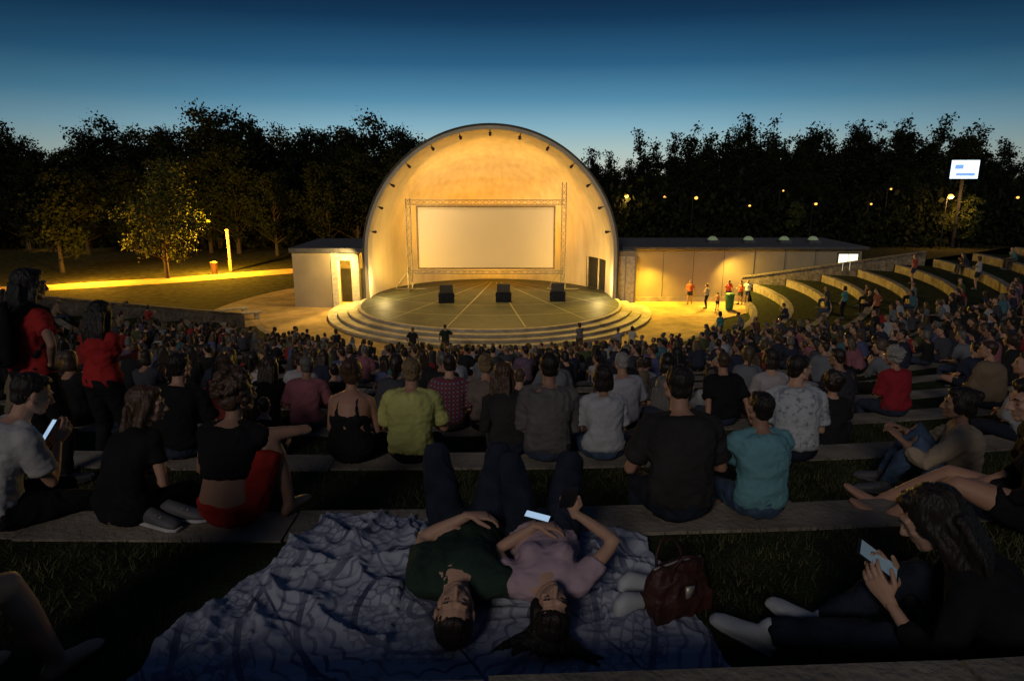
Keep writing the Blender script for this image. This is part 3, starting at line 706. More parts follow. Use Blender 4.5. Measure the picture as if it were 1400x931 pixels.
meshobj('pillars',[(boxp(-11.96,-11.55,45.0,45.6,ZP,-4.95),0),(boxp(-10.7,-10.2,45.2,45.7,ZP,-4.95),0),(boxp(-11.55,-10.7,45.25,45.5,-5.5,-4.952),0)],[M_pale],parent=lwg)
meshobj('doors',[(boxp(-11.85,-11.05,47.1,47.18,ZP,-6.3),0),(boxp(-10.95,-10.15,47.1,47.18,ZP,-6.3),0)],[M_dark],parent=lwg)
rwg=empty('right_stage_wing')
meshobj('walls',[(boxp(8.4,24.2,47.3,54,ZP-.1,-4.95),0),(boxp(7.0,8.4,45.9,54,ZP-.1,-4.95),0)],[M_wing],parent=rwg)
meshobj('roof',[(boxp(7.0,24.5,46.95,54.1,-4.95,-4.78),0)],[M_roof],parent=rwg,bevel=.02)
meshobj('panel_joints',[(boxp(x-.012,x+.012,47.285,47.302,ZP,-4.96),0) for x in np.arange(10.5,24,2.1)],[M_dark],parent=rwg)
meshobj('pale_doors',[(boxp(7.12,7.62,45.84,45.9,ZP+.05,-5.3),0),(boxp(7.70,8.26,45.84,45.9,ZP+.05,-5.3),0)],[M_pale],parent=rwg)
meshobj('window_frame',[(boxp(22.5,24.0,47.24,47.302,-6.55,-5.2),0)],[M_dark],parent=rwg)
meshobj('window_glass',[(boxp(22.6,23.22,47.2,47.238,-6.45,-5.3),0),(boxp(23.28,23.9,47.2,47.238,-6.45,-5.3),0)],[mat('lit_window',(.8,.8,.8),emit=(1,.95,.6),estr=1.6)],parent=rwg)
meshobj('base_plinth',[(boxp(8.42,24.2,47.2,47.28,ZP,-8.3),0)],[M_conc],parent=rwg)
sk=mat('skylight_acrylic',(.3,.35,.25),rough=.3,emit=(.5,.7,.3),estr=.12)
for x in (14.6,17.2,19.8,21.9):
    meshobj('roof_skylight',[(ell(A(0,0,0),(A(.36,0,0),A(0,.36,0),A(0,0,.3)),16,10),0),(boxp(-.42,.42,-.42,.42,-.2,.03),1)],[sk,M_roof],loc=(x,50,-4.6),smooth=False)
M_scr=mat('screen_fabric',(.47,.39,.27),rough=.75,var=.03,scale=.4,spec=.1)
M_alu=mat('aluminium',(.45,.42,.36),rough=.45,metal=.5)
scr=empty('projection_screen',(0,0,0))
SX0,SX1,SYY=-6.65,2.95,48.9
meshobj('fabric',[(boxp(SX0,SX1,SYY,SYY+.03,-6.45,-2.2),0)],[M_scr],parent=scr)
b=.12
meshobj('border',[(boxp(SX0-b,SX1+b,SYY-.02,SYY+.05,-2.2,-2.2+b),0),(boxp(SX0-b,SX1+b,SYY-.02,SYY+.05,-6.45-b,-6.45),0),(boxp(SX0-b,SX0,SYY-.02,SYY+.05,-6.45,-2.2),0),(boxp(SX1,SX1+b,SYY-.02,SYY+.05,-6.45,-2.2),0)],[mat('screen_border',(.14,.10,.05))],parent=scr)
def truss(p0,p1,w=.3,cell=.45):
    d=nrm(p1-p0); u,v=perp(d); L=np.linalg.norm(p1-p0); P=[]
    cs=[u*w/2*a+v*w/2*b for a,b in((1,1),(1,-1),(-1,-1),(-1,1))]
    for c in cs: P.append(limb([p0+c,p1+c],[.028,.028],5))
    n=int(L/cell)
    for i in range(n):
        for j in range(4):
            a=cs[j];b=cs[(j+1)%4]
            if i%2: a,b=b,a
            P.append(limb([p0+d*L*i/n+a,p0+d*L*(i+1)/n+b],[.014,.014],4))
    return P
tp=truss(A(-7.3,48.7,-8),A(-7.3,48.7,-1.6))+truss(A(3.65,48.7,-8),A(3.65,48.7,-.5))+truss(A(-7.3,48.7,-1.85),A(3.65,48.7,-1.85))+truss(A(-7.3,48.7,-6.75),A(3.65,48.7,-6.75),.2)
for x in (-7.3,3.65):
    tp+= [limb([A(x-1.1,48.7,-7.95),A(x+1.1,48.7,-7.95)],[.04,.04],5),limb([A(x,47.5,-7.95),A(x,49.9,-7.95)],[.04,.04],5),limb([A(x,47.5,-7.95),A(x,48.7,-6.4)],[.025,.025],5),limb([A(x-1.1,48.7,-7.95),A(x,48.7,-6.4)],[.025,.025],5)]
meshobj('lighting_truss',[(merge(tp),0)],[mat('truss_metal',(.2,.18,.14),rough=.5,metal=.4)])
M_spk=mat('speaker_black',(.015,.015,.016),rough=.6)
M_grl=mat('speaker_grille',(.03,.03,.032),rough=.5,metal=.5,bump=.6,bscale=200)
def speaker(loc,rz=0):
    parts=[(boxp(-.5,.5,-.35,.35,0,.62),0)]
    w=([A(-.42,-.34,.64),A(.42,-.34,.64),A(.42,.3,.64),A(-.42,.3,.64),A(-.42,-.1,1.12),A(.42,-.1,1.12),A(.42,.3,1.12),A(-.42,.3,1.12)],[(0,1,5,4),(3,7,6,2),(4,5,6,7),(0,4,7,3),(1,2,6,5),(0,3,2,1)])
    parts.append((w,0)); parts.append((boxp(-.44,.44,-.375,-.352,.06,.56),1))
    parts.append((ell(A(-.2,-.37,.31),(A(.17,0,0),A(0,.02,0),A(0,0,.17))),0)); parts.append((ell(A(.2,-.37,.31),(A(.17,0,0),A(0,.02,0),A(0,0,.17))),0))
    for s in(-1,1): parts.append((limb([A(s*.52,-.1,.4),A(s*.55,-.1,.4),A(s*.55,.1,.4),A(s*.52,.1,.4)],[.015]*4,5),0))
    meshobj('stage_speaker',parts,[M_spk,M_grl],loc=loc,rz=rz,bevel=.015)
speaker((-4.25,43.6,-7.98),.12); speaker((-.55,43.9,-7.98),0); speaker((3.0,44.2,-7.98),-.12)
for i,ang in enumerate([12,24,36,48,62,76,90,104,118,132,144,156,168]):
    a=rad(ang); c=A(CX+(SR-.25)*math.cos(a),SY-.35,SZ+(SR-.25)*math.sin(a)); out=A(math.cos(a),0,math.sin(a)); inn=nrm(A(-math.cos(a)*.5,1,-math.sin(a)*.6))
    parts=[(limb([c+out*.24,c+out*.05],[.03,.03],6),0),(loft([(c-inn*.12,perp(inn)[0]*.07,perp(inn)[1]*.07),(c+inn*.14,perp(inn)[0]*.1,perp(inn)[1]*.1)],10,.1),0),(limb([c+out*.05-perp(inn)[0]*.12,c+out*.05+perp(inn)[0]*.12],[.02,.02],5),0)]
    meshobj('stage_spotlight',parts,[M_spk])
def light(kind,name,loc,target,power,col,size=.3,angle=90,blend=.6,parent=None):
    ld=bpy.data.lights.new(name,kind); ld.energy=power; ld.color=col
    if kind=='SPOT': ld.spot_size=rad(angle); ld.spot_blend=blend
    if kind in('SPOT','POINT'): ld.shadow_soft_size=size
    o=bpy.data.objects.new(name,ld); scene.collection.objects.link(o); o.location=loc
    if target is not None: o.rotation_euler=(Vector(target)-Vector(loc)).to_track_quat('-Z','Y').to_euler()
    return o
for ang,pw in ((18,800),(50,420),(130,800),(162,800)):
    a=rad(ang); c=(CX+(SR-.5)*math.cos(a),SY-.2,SZ+(SR-.5)*math.sin(a))
    light('SPOT','stage_spotlight_lamp',c,(CX-3*math.cos(a),SY+7,SZ+1.5-1.5*math.sin(a)),pw,(1,.72,.36),.15,115,.8)
for sx in (-1,1):
    light('SPOT','stage_floor_flood',(CX+sx*6.8,SY-.9,-7.5),(CX+sx*3.5,SY+7,-2.5),1300,(1,.58,.10),.15,115,.7)
    light('POINT','arch_rim_fill',(CX+sx*7.2,SY-.6,-6.9),None,260,(1,.72,.26),.1)  # added fill that brightens the lower arch rim; no fixture behind it
light('SPOT','stage_floor_flood',(CX,SY+4.2,-7.7),(CX,SY+7,-1),2400,(1,.43,.005),.3,150,.7)
light('SPOT','front_flood',(CX,SY-.8,SZ+SR-.6),(CX,SY-4.5,-8),4400,(1,.63,.16),.2,105,.8)
light('SPOT','left_wing_fill',(9.4,46.7,-5.1),(9.6,43.4,-8.6),4200,(1,.61,.04),.1,145,.6)
light('SPOT','left_wing_fill',(14.2,46.8,-5.1),(16.5,42.5,-8.3),3400,(1,.60,.08),.1,160,.7)
light('SPOT','left_wing_fill',(-11.1,46.4,-5.3),(-11.0,43.5,-8.6),1900,(1,.62,.10),.1,150,.7)
light('SPOT','left_wing_fill',(-10.0,44.0,-4.7),(-14.5,43.8,-8.6),1300,(1,.66,.2),.1,150,.7)  # added fill for the left wing wall, in place of plaza bounce

# ------------------------------------------------------------ crowd placement
cp,sp_=math.cos(rad(13.6)),math.sin(rad(13.6))
def vis(x,y,z,m=.86):
    d=y*cp-z*sp_; return d>1 and abs(x)/d<m
crowd=empty('seated_crowd')
cnt=0
def far_from(x,y,d=.5): return all((x-a)**2+(y-b)**2>d*d for a,b in PERS)
for k in range(1,15):
    for kind,rr,prob in (('k',RK[k]+.16,.76),('g',RK[k]+1.0,.27)):
        if k==1: 
            if kind=='g': continue
            prob=.55
        if k==2 and kind=='g': prob*=.5
        amin=rad(-131); amax=rad(np.interp(rr,[14,18,26,40],[-62,-55,-36,-25]))
        a=-math.pi*.83
        while a<amax:
            a+= random.choice([.5,.55,.6,.75,1.0])*random.uniform(.95,1.1)/rr
            pr=prob*(1.15 if noise.noise(Vector((a*rr*.35,k*3.1,0)))>-.12 else .45)
            if random.random()>pr: continue
            r_=rr+random.uniform(-.06,.06)
            x=CX+r_*math.cos(a); y=CY+r_*math.sin(a); z=ZK[k]
            if a<amin: 
                if random.random()>.12: continue
            if not vis(x,y,z): continue
            if not far_from(x,y,.52): continue
            if k==1 and abs(x)<3.2: continue
            yaw=faceyaw(x,y)+random.gauss(0,.25)
            me=random.choice(KV if kind=='k' else GV)
            sc=random.choice([1,.97,.94,.92,.98,.75 if random.random()<.4 else .95])
            zz=z if kind=='k' else z-.012
            if kind=='k' and sc<.8: me=random.choice(GV)
            add('spectator',me,(x,y,zz),yaw,crowd,sc,random.choice(dim_pal)); cnt+=1
for k in range(3,14):
    for j in range(2):
        rr=RK[k]+.16; a=rad(random.uniform(np.interp(rr,[14,18,26,40],[-60,-54,-36,-24]),-10))
        x=CX+rr*math.cos(a); y=CY+rr*math.sin(a)
        if vis(x,y,ZK[k]) and a<az_r(rr)-.05: add('spectator',random.choice(KV),(x,y,ZK[k]),faceyaw(x,y)+random.gauss(0,.3),crowd,.95,random.choice(dim_pal))
print('crowd',cnt,time.time()-T0)
def stander(x,y,z,yaw,i,c,s=1): add('standing_person',SV[i%len(SV)],(x,y,z),rad(yaw),None,s,c)
for a in [(12.2,46.2,ZP,150,0,(.4,.1,.05)),(12.9,44.6,ZP,60,1,(.3,.3,.3)),(13.4,43.9,ZP,-60,2,(.35,.2,.1),.72),(14.9,46.4,ZP,170,3,(.5,.08,.05)),(15.6,46.0,ZP,120,5,(.6,.1,.06)),(16.2,46.4,ZP,150,0,(.5,.5,.5)),
          (3.3,32.4,ZP,20,1,(.12,.12,.13)),(-4.7,31.4,ZP,-20,0,(.02,.02,.02)),(-3.2,31.9,ZP,10,2,(.02,.03,.02)),
          (5.0,31.2,ZP,30,4,(.25,.25,.27)),(5.7,31.6,ZP,-30,5,(.4,.38,.3)),(-10.3,31.5,ZP,-60,4,(.06,.1,.1)),(-11.2,31.4,ZP,20,3,(.03,.03,.03)),(-8.2,31.0,ZP,0,1,(.02,.02,.03)),
          ]:
    stander(*a)
for k,az,i,c in ((13,-50,3,(.05,.2,.22)),(11,-33,3,(.05,.2,.22)),(9,-14,0,(.3,.06,.05)),(8,-24,5,(.3,.3,.3)),(10,-41,2,(.3,.1,.05)),(6,-26,1,(.05,.05,.06))):
    rr=RK[k]+1.0; stander(CX+rr*math.cos(rad(az)),CY+rr*math.sin(rad(az)),ZK[k]-.012,40,i,c,.98)
M_bin=mat('green_plastic',(.04,.16,.05),rough=.5)
def bin_(name,loc,m):
    V=[(limb([A(0,0,0),A(0,0,.5),A(0,0,.95)],[.24,.27,.29],14,capk=.02),0),(limb([A(0,0,.96),A(0,0,1.04)],[.31,.3],14,capk=.25),0),(limb([A(-.31,0,.85),A(-.36,0,.8),A(-.31,0,.75)],[.02]*3,6),0)]
    meshobj(name,V,[m],loc=loc)
bin_('recycling_bin',(14.3,44.2,ZP),M_bin)
bin_('litter_bin',(-26.7,61.0,ZP),mat('bin_metal',(.2,.12,.06),rough=.6))
def bench(loc,rz):
    meshobj('stone_bench',[(boxp(-.9,.9,-.25,.25,.38,.5),0),(boxp(-.75,-.5,-.2,.2,0,.378),0),(boxp(.5,.75,-.2,.2,0,.378),0)],[M_conc],loc=loc,rz=rz,bevel=.02)
bench((-17.5,42.2,ZP),rad(35)); bench((-16.2,40.8,ZP),rad(35))
M_glow=mat('lamp_glow',(1,.6,.2),emit=(1,.46,.08),estr=2.4)
M_pole=mat('lamp_pole_paint',(.02,.02,.02),rough=.6)
def lamp(loc,h,bulb=1,power=0):
    parts=[(limb([A(0,0,0),A(0,0,.3),A(0,0,h-.1)],[.09,.06,.045],8),0),(limb([A(0,0,h-.1),A(.08,0,h+.0),A(.25,0,h+.05)],[.04,.035,.03],6),0),
      (loft([(A(.2,0,h+.05),A(0,.09,0),A(0,0,.05)),(A(.6,0,h+.07),A(0,.11,0),A(0,0,.05))],8,.5),0),(ell(A(.4,0,h-.07),(A(.17*bulb,0,0),A(0,.17*bulb,0),A(0,0,.15*bulb))),1)]
    meshobj('street_lamp',parts,[M_pole,M_glow],loc=loc)
    if power: light('POINT','street_lamp_light',(loc[0]+.4,loc[1]-.6,loc[2]+h-.5),None,power,(1,.5,.12),.1)
meshobj('path_light_column',[(boxp(-.14,.14,-.09,.09,0,1.0),0),(boxp(-.10,.10,-.1,.1,1.0,3.7),1),(boxp(-.15,.15,-.12,.12,3.7,3.8),0)],[mat('corten_post',(.3,.17,.07),rough=.8),mat('column_glow',(.3,.15,.05),emit=(1,.50,.10),estr=.45)],loc=(-26,62.9,ZP),bevel=.01)
light('POINT','path_fill',(-26.3,61.0,ZP+3.0),None,9000,(1,.50,.03),.1)
light('POINT','path_fill',(-34.5,55.4,ZP+2.2),None,5200,(1,.46,.03),.1)  # added fill to brighten the path; no column stands here
for (x,y,h,b_,p) in [(13.4,84,6.2,1.5,300),(18.9,88,6.0,1,0),(21.8,84,6.0,1.2,0),(36.3,84,5.3,1,0),(51.5,82.5,6.2,1.9,1100),(29,86,5.0,.8,0),(44,86,5.2,.8,0),(46.5,86.5,7.0,.7,0),(33,86,6.8,.6,0),(62,86,6.0,1,0),(-55,82,3.0,.9,250),(-49,86,3.4,.7,0)]:
    lamp((x,y,ZP),h,b_,p)
bb=mat('billboard_glow',(.7,.8,1),emit=(.55,.8,1),estr=1.8)
M_bb2=mat('billboard_text',(.1,.2,.5),emit=(.15,.3,.9),estr=1.2)
meshobj('billboard',[(boxp(-1.45,1.45,-.1,.1,8.2,10.3),0),(boxp(-.15,.15,.12,.4,0,9),1),(boxp(-1.52,1.52,-.12,.12,10.3,10.38),1),(boxp(-1.52,1.52,-.12,.12,8.12,8.2),1),(boxp(-.9,1.1,-.13,-.101,8.5,8.85),2),(boxp(-1.1,-.2,-.13,-.101,9.3,9.8),2)],[bb,M_spk,M_bb2],loc=(53.4,83,ZP),rz=rad(-12))

# ------------------------------------------------------------ trees
def leafmat(name,c1,c2):
    m,nt,b=newmat(name); N=nt.nodes;L=nt.links
    tc=N.new('ShaderNodeTexCoord'); nz=N.new('ShaderNodeTexNoise'); nz.inputs['Scale'].default_value=1.1; nz.inputs['Detail'].default_value=4
    L.new(tc.outputs['Object'],nz.inputs['Vector']); cr=N.new('ShaderNodeValToRGB')
    cr.color_ramp.elements[0].position=.35; cr.color_ramp.elements[0].color=(*c1,1); cr.color_ramp.elements[1].position=.65; cr.color_ramp.elements[1].color=(*c2,1)
    L.new(nz.outputs['Fac'],cr.inputs['Fac']); L.new(cr.outputs['Color'],b.inputs['Base Color']); b.inputs['Roughness'].default_value=.8; b.inputs['Specular IOR Level'].default_value=.1
    return m
M_leaf=leafmat('tree_foliage',(.007,.010,.004),(.016,.021,.007)); M_leaf2=leafmat('park_tree_foliage',(.035,.045,.012),(.07,.08,.022))
M_bark=mat('bark',(.05,.038,.028),rough=.95,bump=.6)
def treemesh(seed,H,kind,nl=4200,leaf=.3,ml=None):
    r=np.random.default_rng(seed); rn=random.Random(seed)
    parts=[]; bend=r.normal(0,.25,2)
    def tp(t): return A(bend[0]*t*t*2,bend[1]*t*t*2,H*t)
    tr=.018*H
    parts.append(limb([tp(t) for t in (0,.15,.35,.6,.8,.95)],[tr*1.3,tr,tr*.75,tr*.45,tr*.25,tr*.08],8))
    if kind=='poplar': c0,rx,rz,ncl,cs=.56,H*.125,.43,60,.72
    elif kind=='pine': c0,rx,rz,ncl,cs=.64,H*.2,.34,40,.65
    else: c0,rx,rz,ncl,cs=.56,H*.33,.42,90,.95
    cl=[]
    for i in range(ncl):
        v=nrm(r.normal(size=3)); q=min(1.08,r.random()**.38*(1+.14*math.sin(3*math.atan2(v[1],v[0])+seed)+.07*r.normal()))
        z=c0+v[2]*rz*q
        if kind=='poplar': shp=max(.3,1-max(0,(z-.5))*1.4)
        else: shp=1.0 if z<.6 else max(.4,1-(z-.6)*1.1)
        t=tp(min(max(z,0),1)); c=A(t[0]+v[0]*rx*q*shp,t[1]+v[1]*rx*q*shp,H*z)
        cl.append((c,cs*rn.uniform(.6,1.25)*H/13))
        if i%3==0:
            zb=max(.14,z-rn.uniform(.12,.25)); b=tp(zb); m=(b+c)/2+A(0,0,-.1)
            parts.append(limb([b,m,c],[tr*.3,tr*.16,tr*.04],5))
    w=np.array([c[1]**2 for c in cl]); w/=w.sum()
    idx=r.choice(len(cl),nl,p=w); cen=np.array([c[0] for c in cl])[idx]; rd=np.array([c[1] for c in cl])[idx]
    pos=cen+r.normal(size=(nl,3))*(rd*.55)[:,None]*np.array([1,1,.8])
    u=r.normal(size=(nl,3)); u/=np.linalg.norm(u,axis=1)[:,None]; v=np.cross(u,r.normal(size=(nl,3))); v/=np.linalg.norm(v,axis=1)[:,None]
    s=(leaf*(.5+r.random(nl)))[:,None]
    Q=np.stack([pos-u*s*.5,pos+v*s*.32,pos+u*s*.5,pos-v*s*.32],1).reshape(-1,3)
    F=np.arange(nl*4).reshape(-1,4).tolist()
    V0,F0=merge(parts)
    return build('tree',[(V0,F0,0),(Q,F,1)],[M_bark,ml or M_leaf],False)
TB=[treemesh(100+i,13,'broad',11500,.33) for i in range(6)]
TPp=[treemesh(200+i,13,'poplar',4800,.30) for i in range(6)]
line=empty('distant_tree_line')
def tree(me,x,y,s,sz=1):
    o=add('tree',me,(x,y,ZP),random.uniform(0,6.28),line,s); o.scale=(s*random.uniform(.9,1.1),s*random.uniform(.9,1.1),s*sz); return o
for row,(Y,hm) in enumerate([(78,.78),(86,1.0),(98,1.10)]):
    x=-86
    while x<-8:
        t=x/Y
        h=np.interp(t,[-.78,-.70,-.66,-.62,-.55,-.42,-.36,-.30,-.22,-.16,-.1],[14.6,13.2,10.4,12.6,14.0,15.8,14.4,12.9,14.6,13.6,11.5])
        tree(random.choice(TB),x+random.uniform(-1,1),Y+random.uniform(-3,3),h*hm/13*random.uniform(.88,1.06)); x+=random.uniform(3.8,5.4)
for row,(Y,hm,step) in enumerate([(90,.66,5.0),(95,1.04,2.2),(102,1.06,2.8),(108,.9,4.5)]):
    x=6
    while x<94:
        t=x/Y
        h=np.interp(t,[.08,.16,.19,.26,.33,.5,.62,.67,.70,.9],[10.6,11,12.8,13.8,14.8,14.6,15.0,13.4,11.8,11.5])
        if row in(1,2): tree(random.choice(TPp),x+random.uniform(-.6,.6),Y+random.uniform(-2,2),h*hm/13*random.uniform(.86,1.06))
        else: tree(random.choice(TB),x+random.uniform(-1,1),Y+random.uniform(-2,2),h*hm/13*random.uniform(.8,1.0))
        x+=random.uniform(step*.6,step*1.4)
x=-10
while x<12:
    tree(random.choice(TB),x,98+random.uniform(-3,3),.8); x+=5
def hedgemesh(seed):
    r=np.random.default_rng(seed); nl=5000
    pos=np.stack([r.uniform(-7,7,nl),r.normal(0,1.2,nl),np.abs(r.normal(0,1.5,nl))*(1+.3*np.sin(r.uniform(0,6,nl)))],1)
    u=r.normal(size=(nl,3)); u/=np.linalg.norm(u,axis=1)[:,None]; v=np.cross(u,r.normal(size=(nl,3))); v/=np.linalg.norm(v,axis=1)[:,None]
    s=(.5*(.5+r.random(nl)))[:,None]
    Q=np.stack([pos-u*s*.5,pos+v*s*.32,pos+u*s*.5,pos-v*s*.32],1).reshape(-1,3)
    return build('hedge',[(Q,np.arange(nl*4).reshape(-1,4).tolist(),0)],[M_leaf],False)
HM=[hedgemesh(i) for i in range(3)]
hed=empty('shrub_belt')
for Y in (87,106):
    x=-110
    while x<110:
        o=add('shrub',random.choice(HM),(x,Y+random.uniform(-2,2),ZP),random.uniform(-.2,.2),hed,1.15); o.scale=(1.2,1.2,random.uniform(1.2,2.0)); x+=10
add('park_tree',treemesh(301,9.8,'broad',10000,.22,M_leaf2),(-29.6,58.3,ZP),1.0,None,1)
add('park_tree',treemesh(302,8,'broad',6000,.28,M_leaf),(-41,62,ZP),2,None,1.15)
add('park_tree',treemesh(303,7,'broad',6000,.28,M_leaf2),(55,84.5,ZP),2,None,.95)
add('park_tree',treemesh(304,6.5,'pine',5000,.28,M_leaf2),(35,86,ZP),2,None,.9)
print('trees',time.time()-T0)

# ------------------------------------------------------------ foreground props
def blanket():
    nx,ny=240,180; V=[];F=[]
    c=[A(-1.52,1.95,0),A(.90,1.92,0),A(.70,3.22,0),A(-1.04,3.52,0)]
    for j in range(ny+1):
        t=j/ny
        for i in range(nx+1):
            s=i/nx
            p=(c[0]*(1-s)+c[1]*s)*(1-t)+(c[3]*(1-s)+c[2]*s)*t
            p=p+A(noise.noise(Vector((t*5,3,s*2)))*.09*(abs(s-.5)*2)**3,noise.noise(Vector((s*5,t*2,9)))*.09*(abs(t-.5)*2)**3,0)
            q=Vector((p[0]*1.6,p[1]*2.3,0)); w=noise.noise(q)*1.3
            r1=(1-abs(noise.noise(Vector((p[0]*2.2+w,p[1]*3.0-w,3)))*2.2)); r1=max(r1,0)**4
            r2=max(1-abs(noise.noise(Vector((p[0]*5+w*2,p[1]*6,7)))*2.4),0)**3
            r3=max(1-abs(noise.noise(Vector((p[0]*9-w*2,p[1]*11+w,17)))*2.4),0)**3
            z=.004+.045*r1+.018*r2+.008*r3+.005*noise.noise(Vector((p[0]*18,p[1]*18,0)))
            if -.5<p[0]<.4: z*=.45
            z=max(z,.002)
            V.append(A(p[0],p[1],-1.858+z+.01))
    w=nx+1
    F=[(j*w+i,j*w+i+1,(j+1)*w+i+1,(j+1)*w+i) for j in range(ny) for i in range(nx)]
    m,nt,b=newmat('patterned_cotton'); N=nt.nodes;L=nt.links
    tc=N.new('ShaderNodeTexCoord'); mp=N.new('ShaderNodeMapping'); mp.inputs['Rotation'].default_value=(0,0,.18); mp.inputs['Location'].default_value=(.85,-2.5,1.85); L.new(tc.outputs['Object'],mp.inputs['Vector'])
    def M_(op,a,bv=None,c=None):
        n=N.new('ShaderNodeMath'); n.operation=op
        for i,q in enumerate((a,bv,c)):
            if q is None: continue
            if isinstance(q,(int,float)): n.inputs[i].default_value=q
            else: L.new(q,n.inputs[i])
        return n.outputs[0]
    sxy=N.new('ShaderNodeSeparateXYZ'); L.new(mp.outputs['Vector'],sxy.inputs[0])
    cmb=N.new('ShaderNodeCombineXYZ'); L.new(sxy.outputs['X'],cmb.inputs[0]); L.new(sxy.outputs['Y'],cmb.inputs[1])
    ln=N.new('ShaderNodeVectorMath'); ln.operation='LENGTH'; L.new(cmb.outputs[0],ln.inputs[0])
    R0=ln.outputs['Value']; an=M_('ARCTAN2',sxy.outputs['Y'],sxy.outputs['X'])
    # framed border lines, rings of a central medallion and a small leaf print
    rings=M_('GREATER_THAN',M_('SINE',M_('MULTIPLY',R0,27)),.93)
    pet=M_('MULTIPLY',M_('ABSOLUTE',M_('SINE',M_('MULTIPLY',an,12))),.03)
    scal=M_('GREATER_THAN',M_('SINE',M_('MULTIPLY',M_('ADD',R0,pet),80)),.78)
    vo=N.new('ShaderNodeTexVoronoi'); vo.inputs['Scale'].default_value=22; vo.inputs['Randomness'].default_value=.6; vo.feature='DISTANCE_TO_EDGE'; L.new(cmb.outputs[0],vo.inputs['Vector'])
    leafp=M_('LESS_THAN',vo.outputs['Distance'],.10)
    zone=M_('GREATER_THAN',M_('SINE',M_('MULTIPLY',R0,9)),.0)
    inner=M_('MULTIPLY',leafp,zone); outer=M_('MULTIPLY',scal,M_('SUBTRACT',1,zone))
    diag=M_('ABSOLUTE',M_('SINE',M_('MULTIPLY',M_('ADD',sxy.outputs['X'],sxy.outputs['Y']),4.2)))
    dl=M_('LESS_THAN',diag,.035)
    acc=M_('MAXIMUM',M_('MAXIMUM',M_('MULTIPLY',inner,.6),M_('MULTIPLY',outer,.75)),M_('MAXIMUM',rings,dl))
    nzb=N.new('ShaderNodeTexNoise'); nzb.inputs['Scale'].default_value=5; L.new(tc.outputs['Object'],nzb.inputs['Vector'])
    fac=M_('MULTIPLY',acc,M_('MULTIPLY',nzb.outputs['Fac'],1.45))
    mix=N.new('ShaderNodeMix'); mix.data_type='RGBA'; mix.inputs[6].default_value=(.31,.33,.41,1); mix.inputs[7].default_value=(.045,.055,.11,1)
    L.new(fac,mix.inputs[0]); L.new(mix.outputs[2],b.inputs['Base Color']); b.inputs['Roughness'].default_value=.95; b.inputs['Specular IOR Level'].default_value=.1
    meshobj('picnic_blanket',[((V,F),0)],[m],smooth=True)
blanket()
nb=130000
xs=rng.uniform(-5.5,5.5,nb); ys=rng.uniform(1.7,9.2,nb)
rr=np.hypot(xs-CX,ys-CY); zz=np.full(nb,-99.0); ok=np.zeros(nb,bool)
for k in (0,1,2,3):
    m=(rr>RK[k]+.34)&(rr<RK[k-1]-.005); zz[m]=ZK[k]-.012; ok|=m
inb=(xs>-1.45)&(xs<.82)&(ys<3.3+ -.1*(xs+1)); ok&=~inb
ok&=rng.random(nb)<(.35+.65*(np.sin(xs*3+ys*2)*np.cos(ys*5-xs)>-.3))
xs,ys,zz=xs[ok],ys[ok],zz[ok]; n=len(xs)
an=rng.uniform(0,6.28,n); h=rng.uniform(.02,.06,n); w=.0035; lx=rng.normal(0,.018,n); ly=rng.normal(0,.018,n)
Q=np.stack([np.stack([xs-np.cos(an)*w,ys-np.sin(an)*w,zz],1),np.stack([xs+np.cos(an)*w,ys+np.sin(an)*w,zz],1),np.stack([xs+lx,ys+ly,zz+h],1)],1).reshape(-1,3)
me=build('lawn_grass',[(Q,np.arange(n*3).reshape(-1,3).tolist(),0)],[mat('grass_blades',(.055,.055,.022),rough=.8,var=.5,scale=3)],False); add('lawn_grass',me)
def phone(loc,rot,s=1,sm=None):
    meshobj('smartphone',[(boxp(-.036*s,.036*s,-.075*s,.075*s,-.004,.004),0),(boxp(-.033*s,.033*s,-.068*s,.068*s,.0042,.0052),1)],[M_phone,sm or M_pscreen],loc=loc,rot=rot,bevel=.001)
phone((.12,2.95,-1.835+.262),(rad(8),0,rad(75)),.85)
phone((-2.52,3.50,-1.85+.50),(rad(50),rad(-10),rad(-38)),.9)
phone((1.37,2.29,-1.85+.45),(rad(35),rad(-15),rad(60)),1.15,M_pdim)
phone((.245,2.73,-1.365),(rad(-60),0,rad(10)),.95,M_phone)
for (x,y,z) in [(-1.4,8.95,-2.85),(1.75,6.85,-2.45),(-6.3,14.3,-4.6),(3.6,11,-3.7),(9.4,20,-5.7),(12.3,22.5,-5.6),(-1.1,12.8,-4.2)]:
    phone((x,y,z+.2),(rad(70),0,random.uniform(-.4,.4)),1.0)
M_bag=mat('brown_leather',(.045,.015,.011),rough=.55,bump=.4,bscale=50,spec=.35)
bag=remesh([loft([(A(0,0,.03),A(.15,0,0),A(0,.08,0)),(A(0,0,.08),A(.165,0,0),A(0,.085,0)),(A(0,0,.17),A(.15,0,0),A(0,.07,0)),(A(0,0,.23),A(.13,0,0),A(0,.035,0))],20,.2),boxp(-.15,.15,-.07,.07,.0,.1)],.008,4)
bv=folds(bag[0],bag[2],.012,11,3)
hb=[((bv,bag[1]),0)]
for s in(-1,1): hb.append((limb([A(-.07,s*.05,.19),A(-.068,s*.06,.26),A(-.035,s*.075,.31),A(.03,s*.08,.30),A(.062,s*.065,.25),A(.07,s*.05,.19)],[.007]*6,6),0))
hb.append((boxp(-.02,.02,-.094,-.08,.12,.17),1)); hb.append((limb([A(-.12,0,.232),A(0,0,.24),A(.12,0,.232)],[.005]*3,6),1))
meshobj('handbag',hb,[M_bag,M_alu],loc=(.71,2.62,-1.845),rz=rad(25),smooth=True)
M_sole=mat('sole_rubber',(.4,.4,.41))
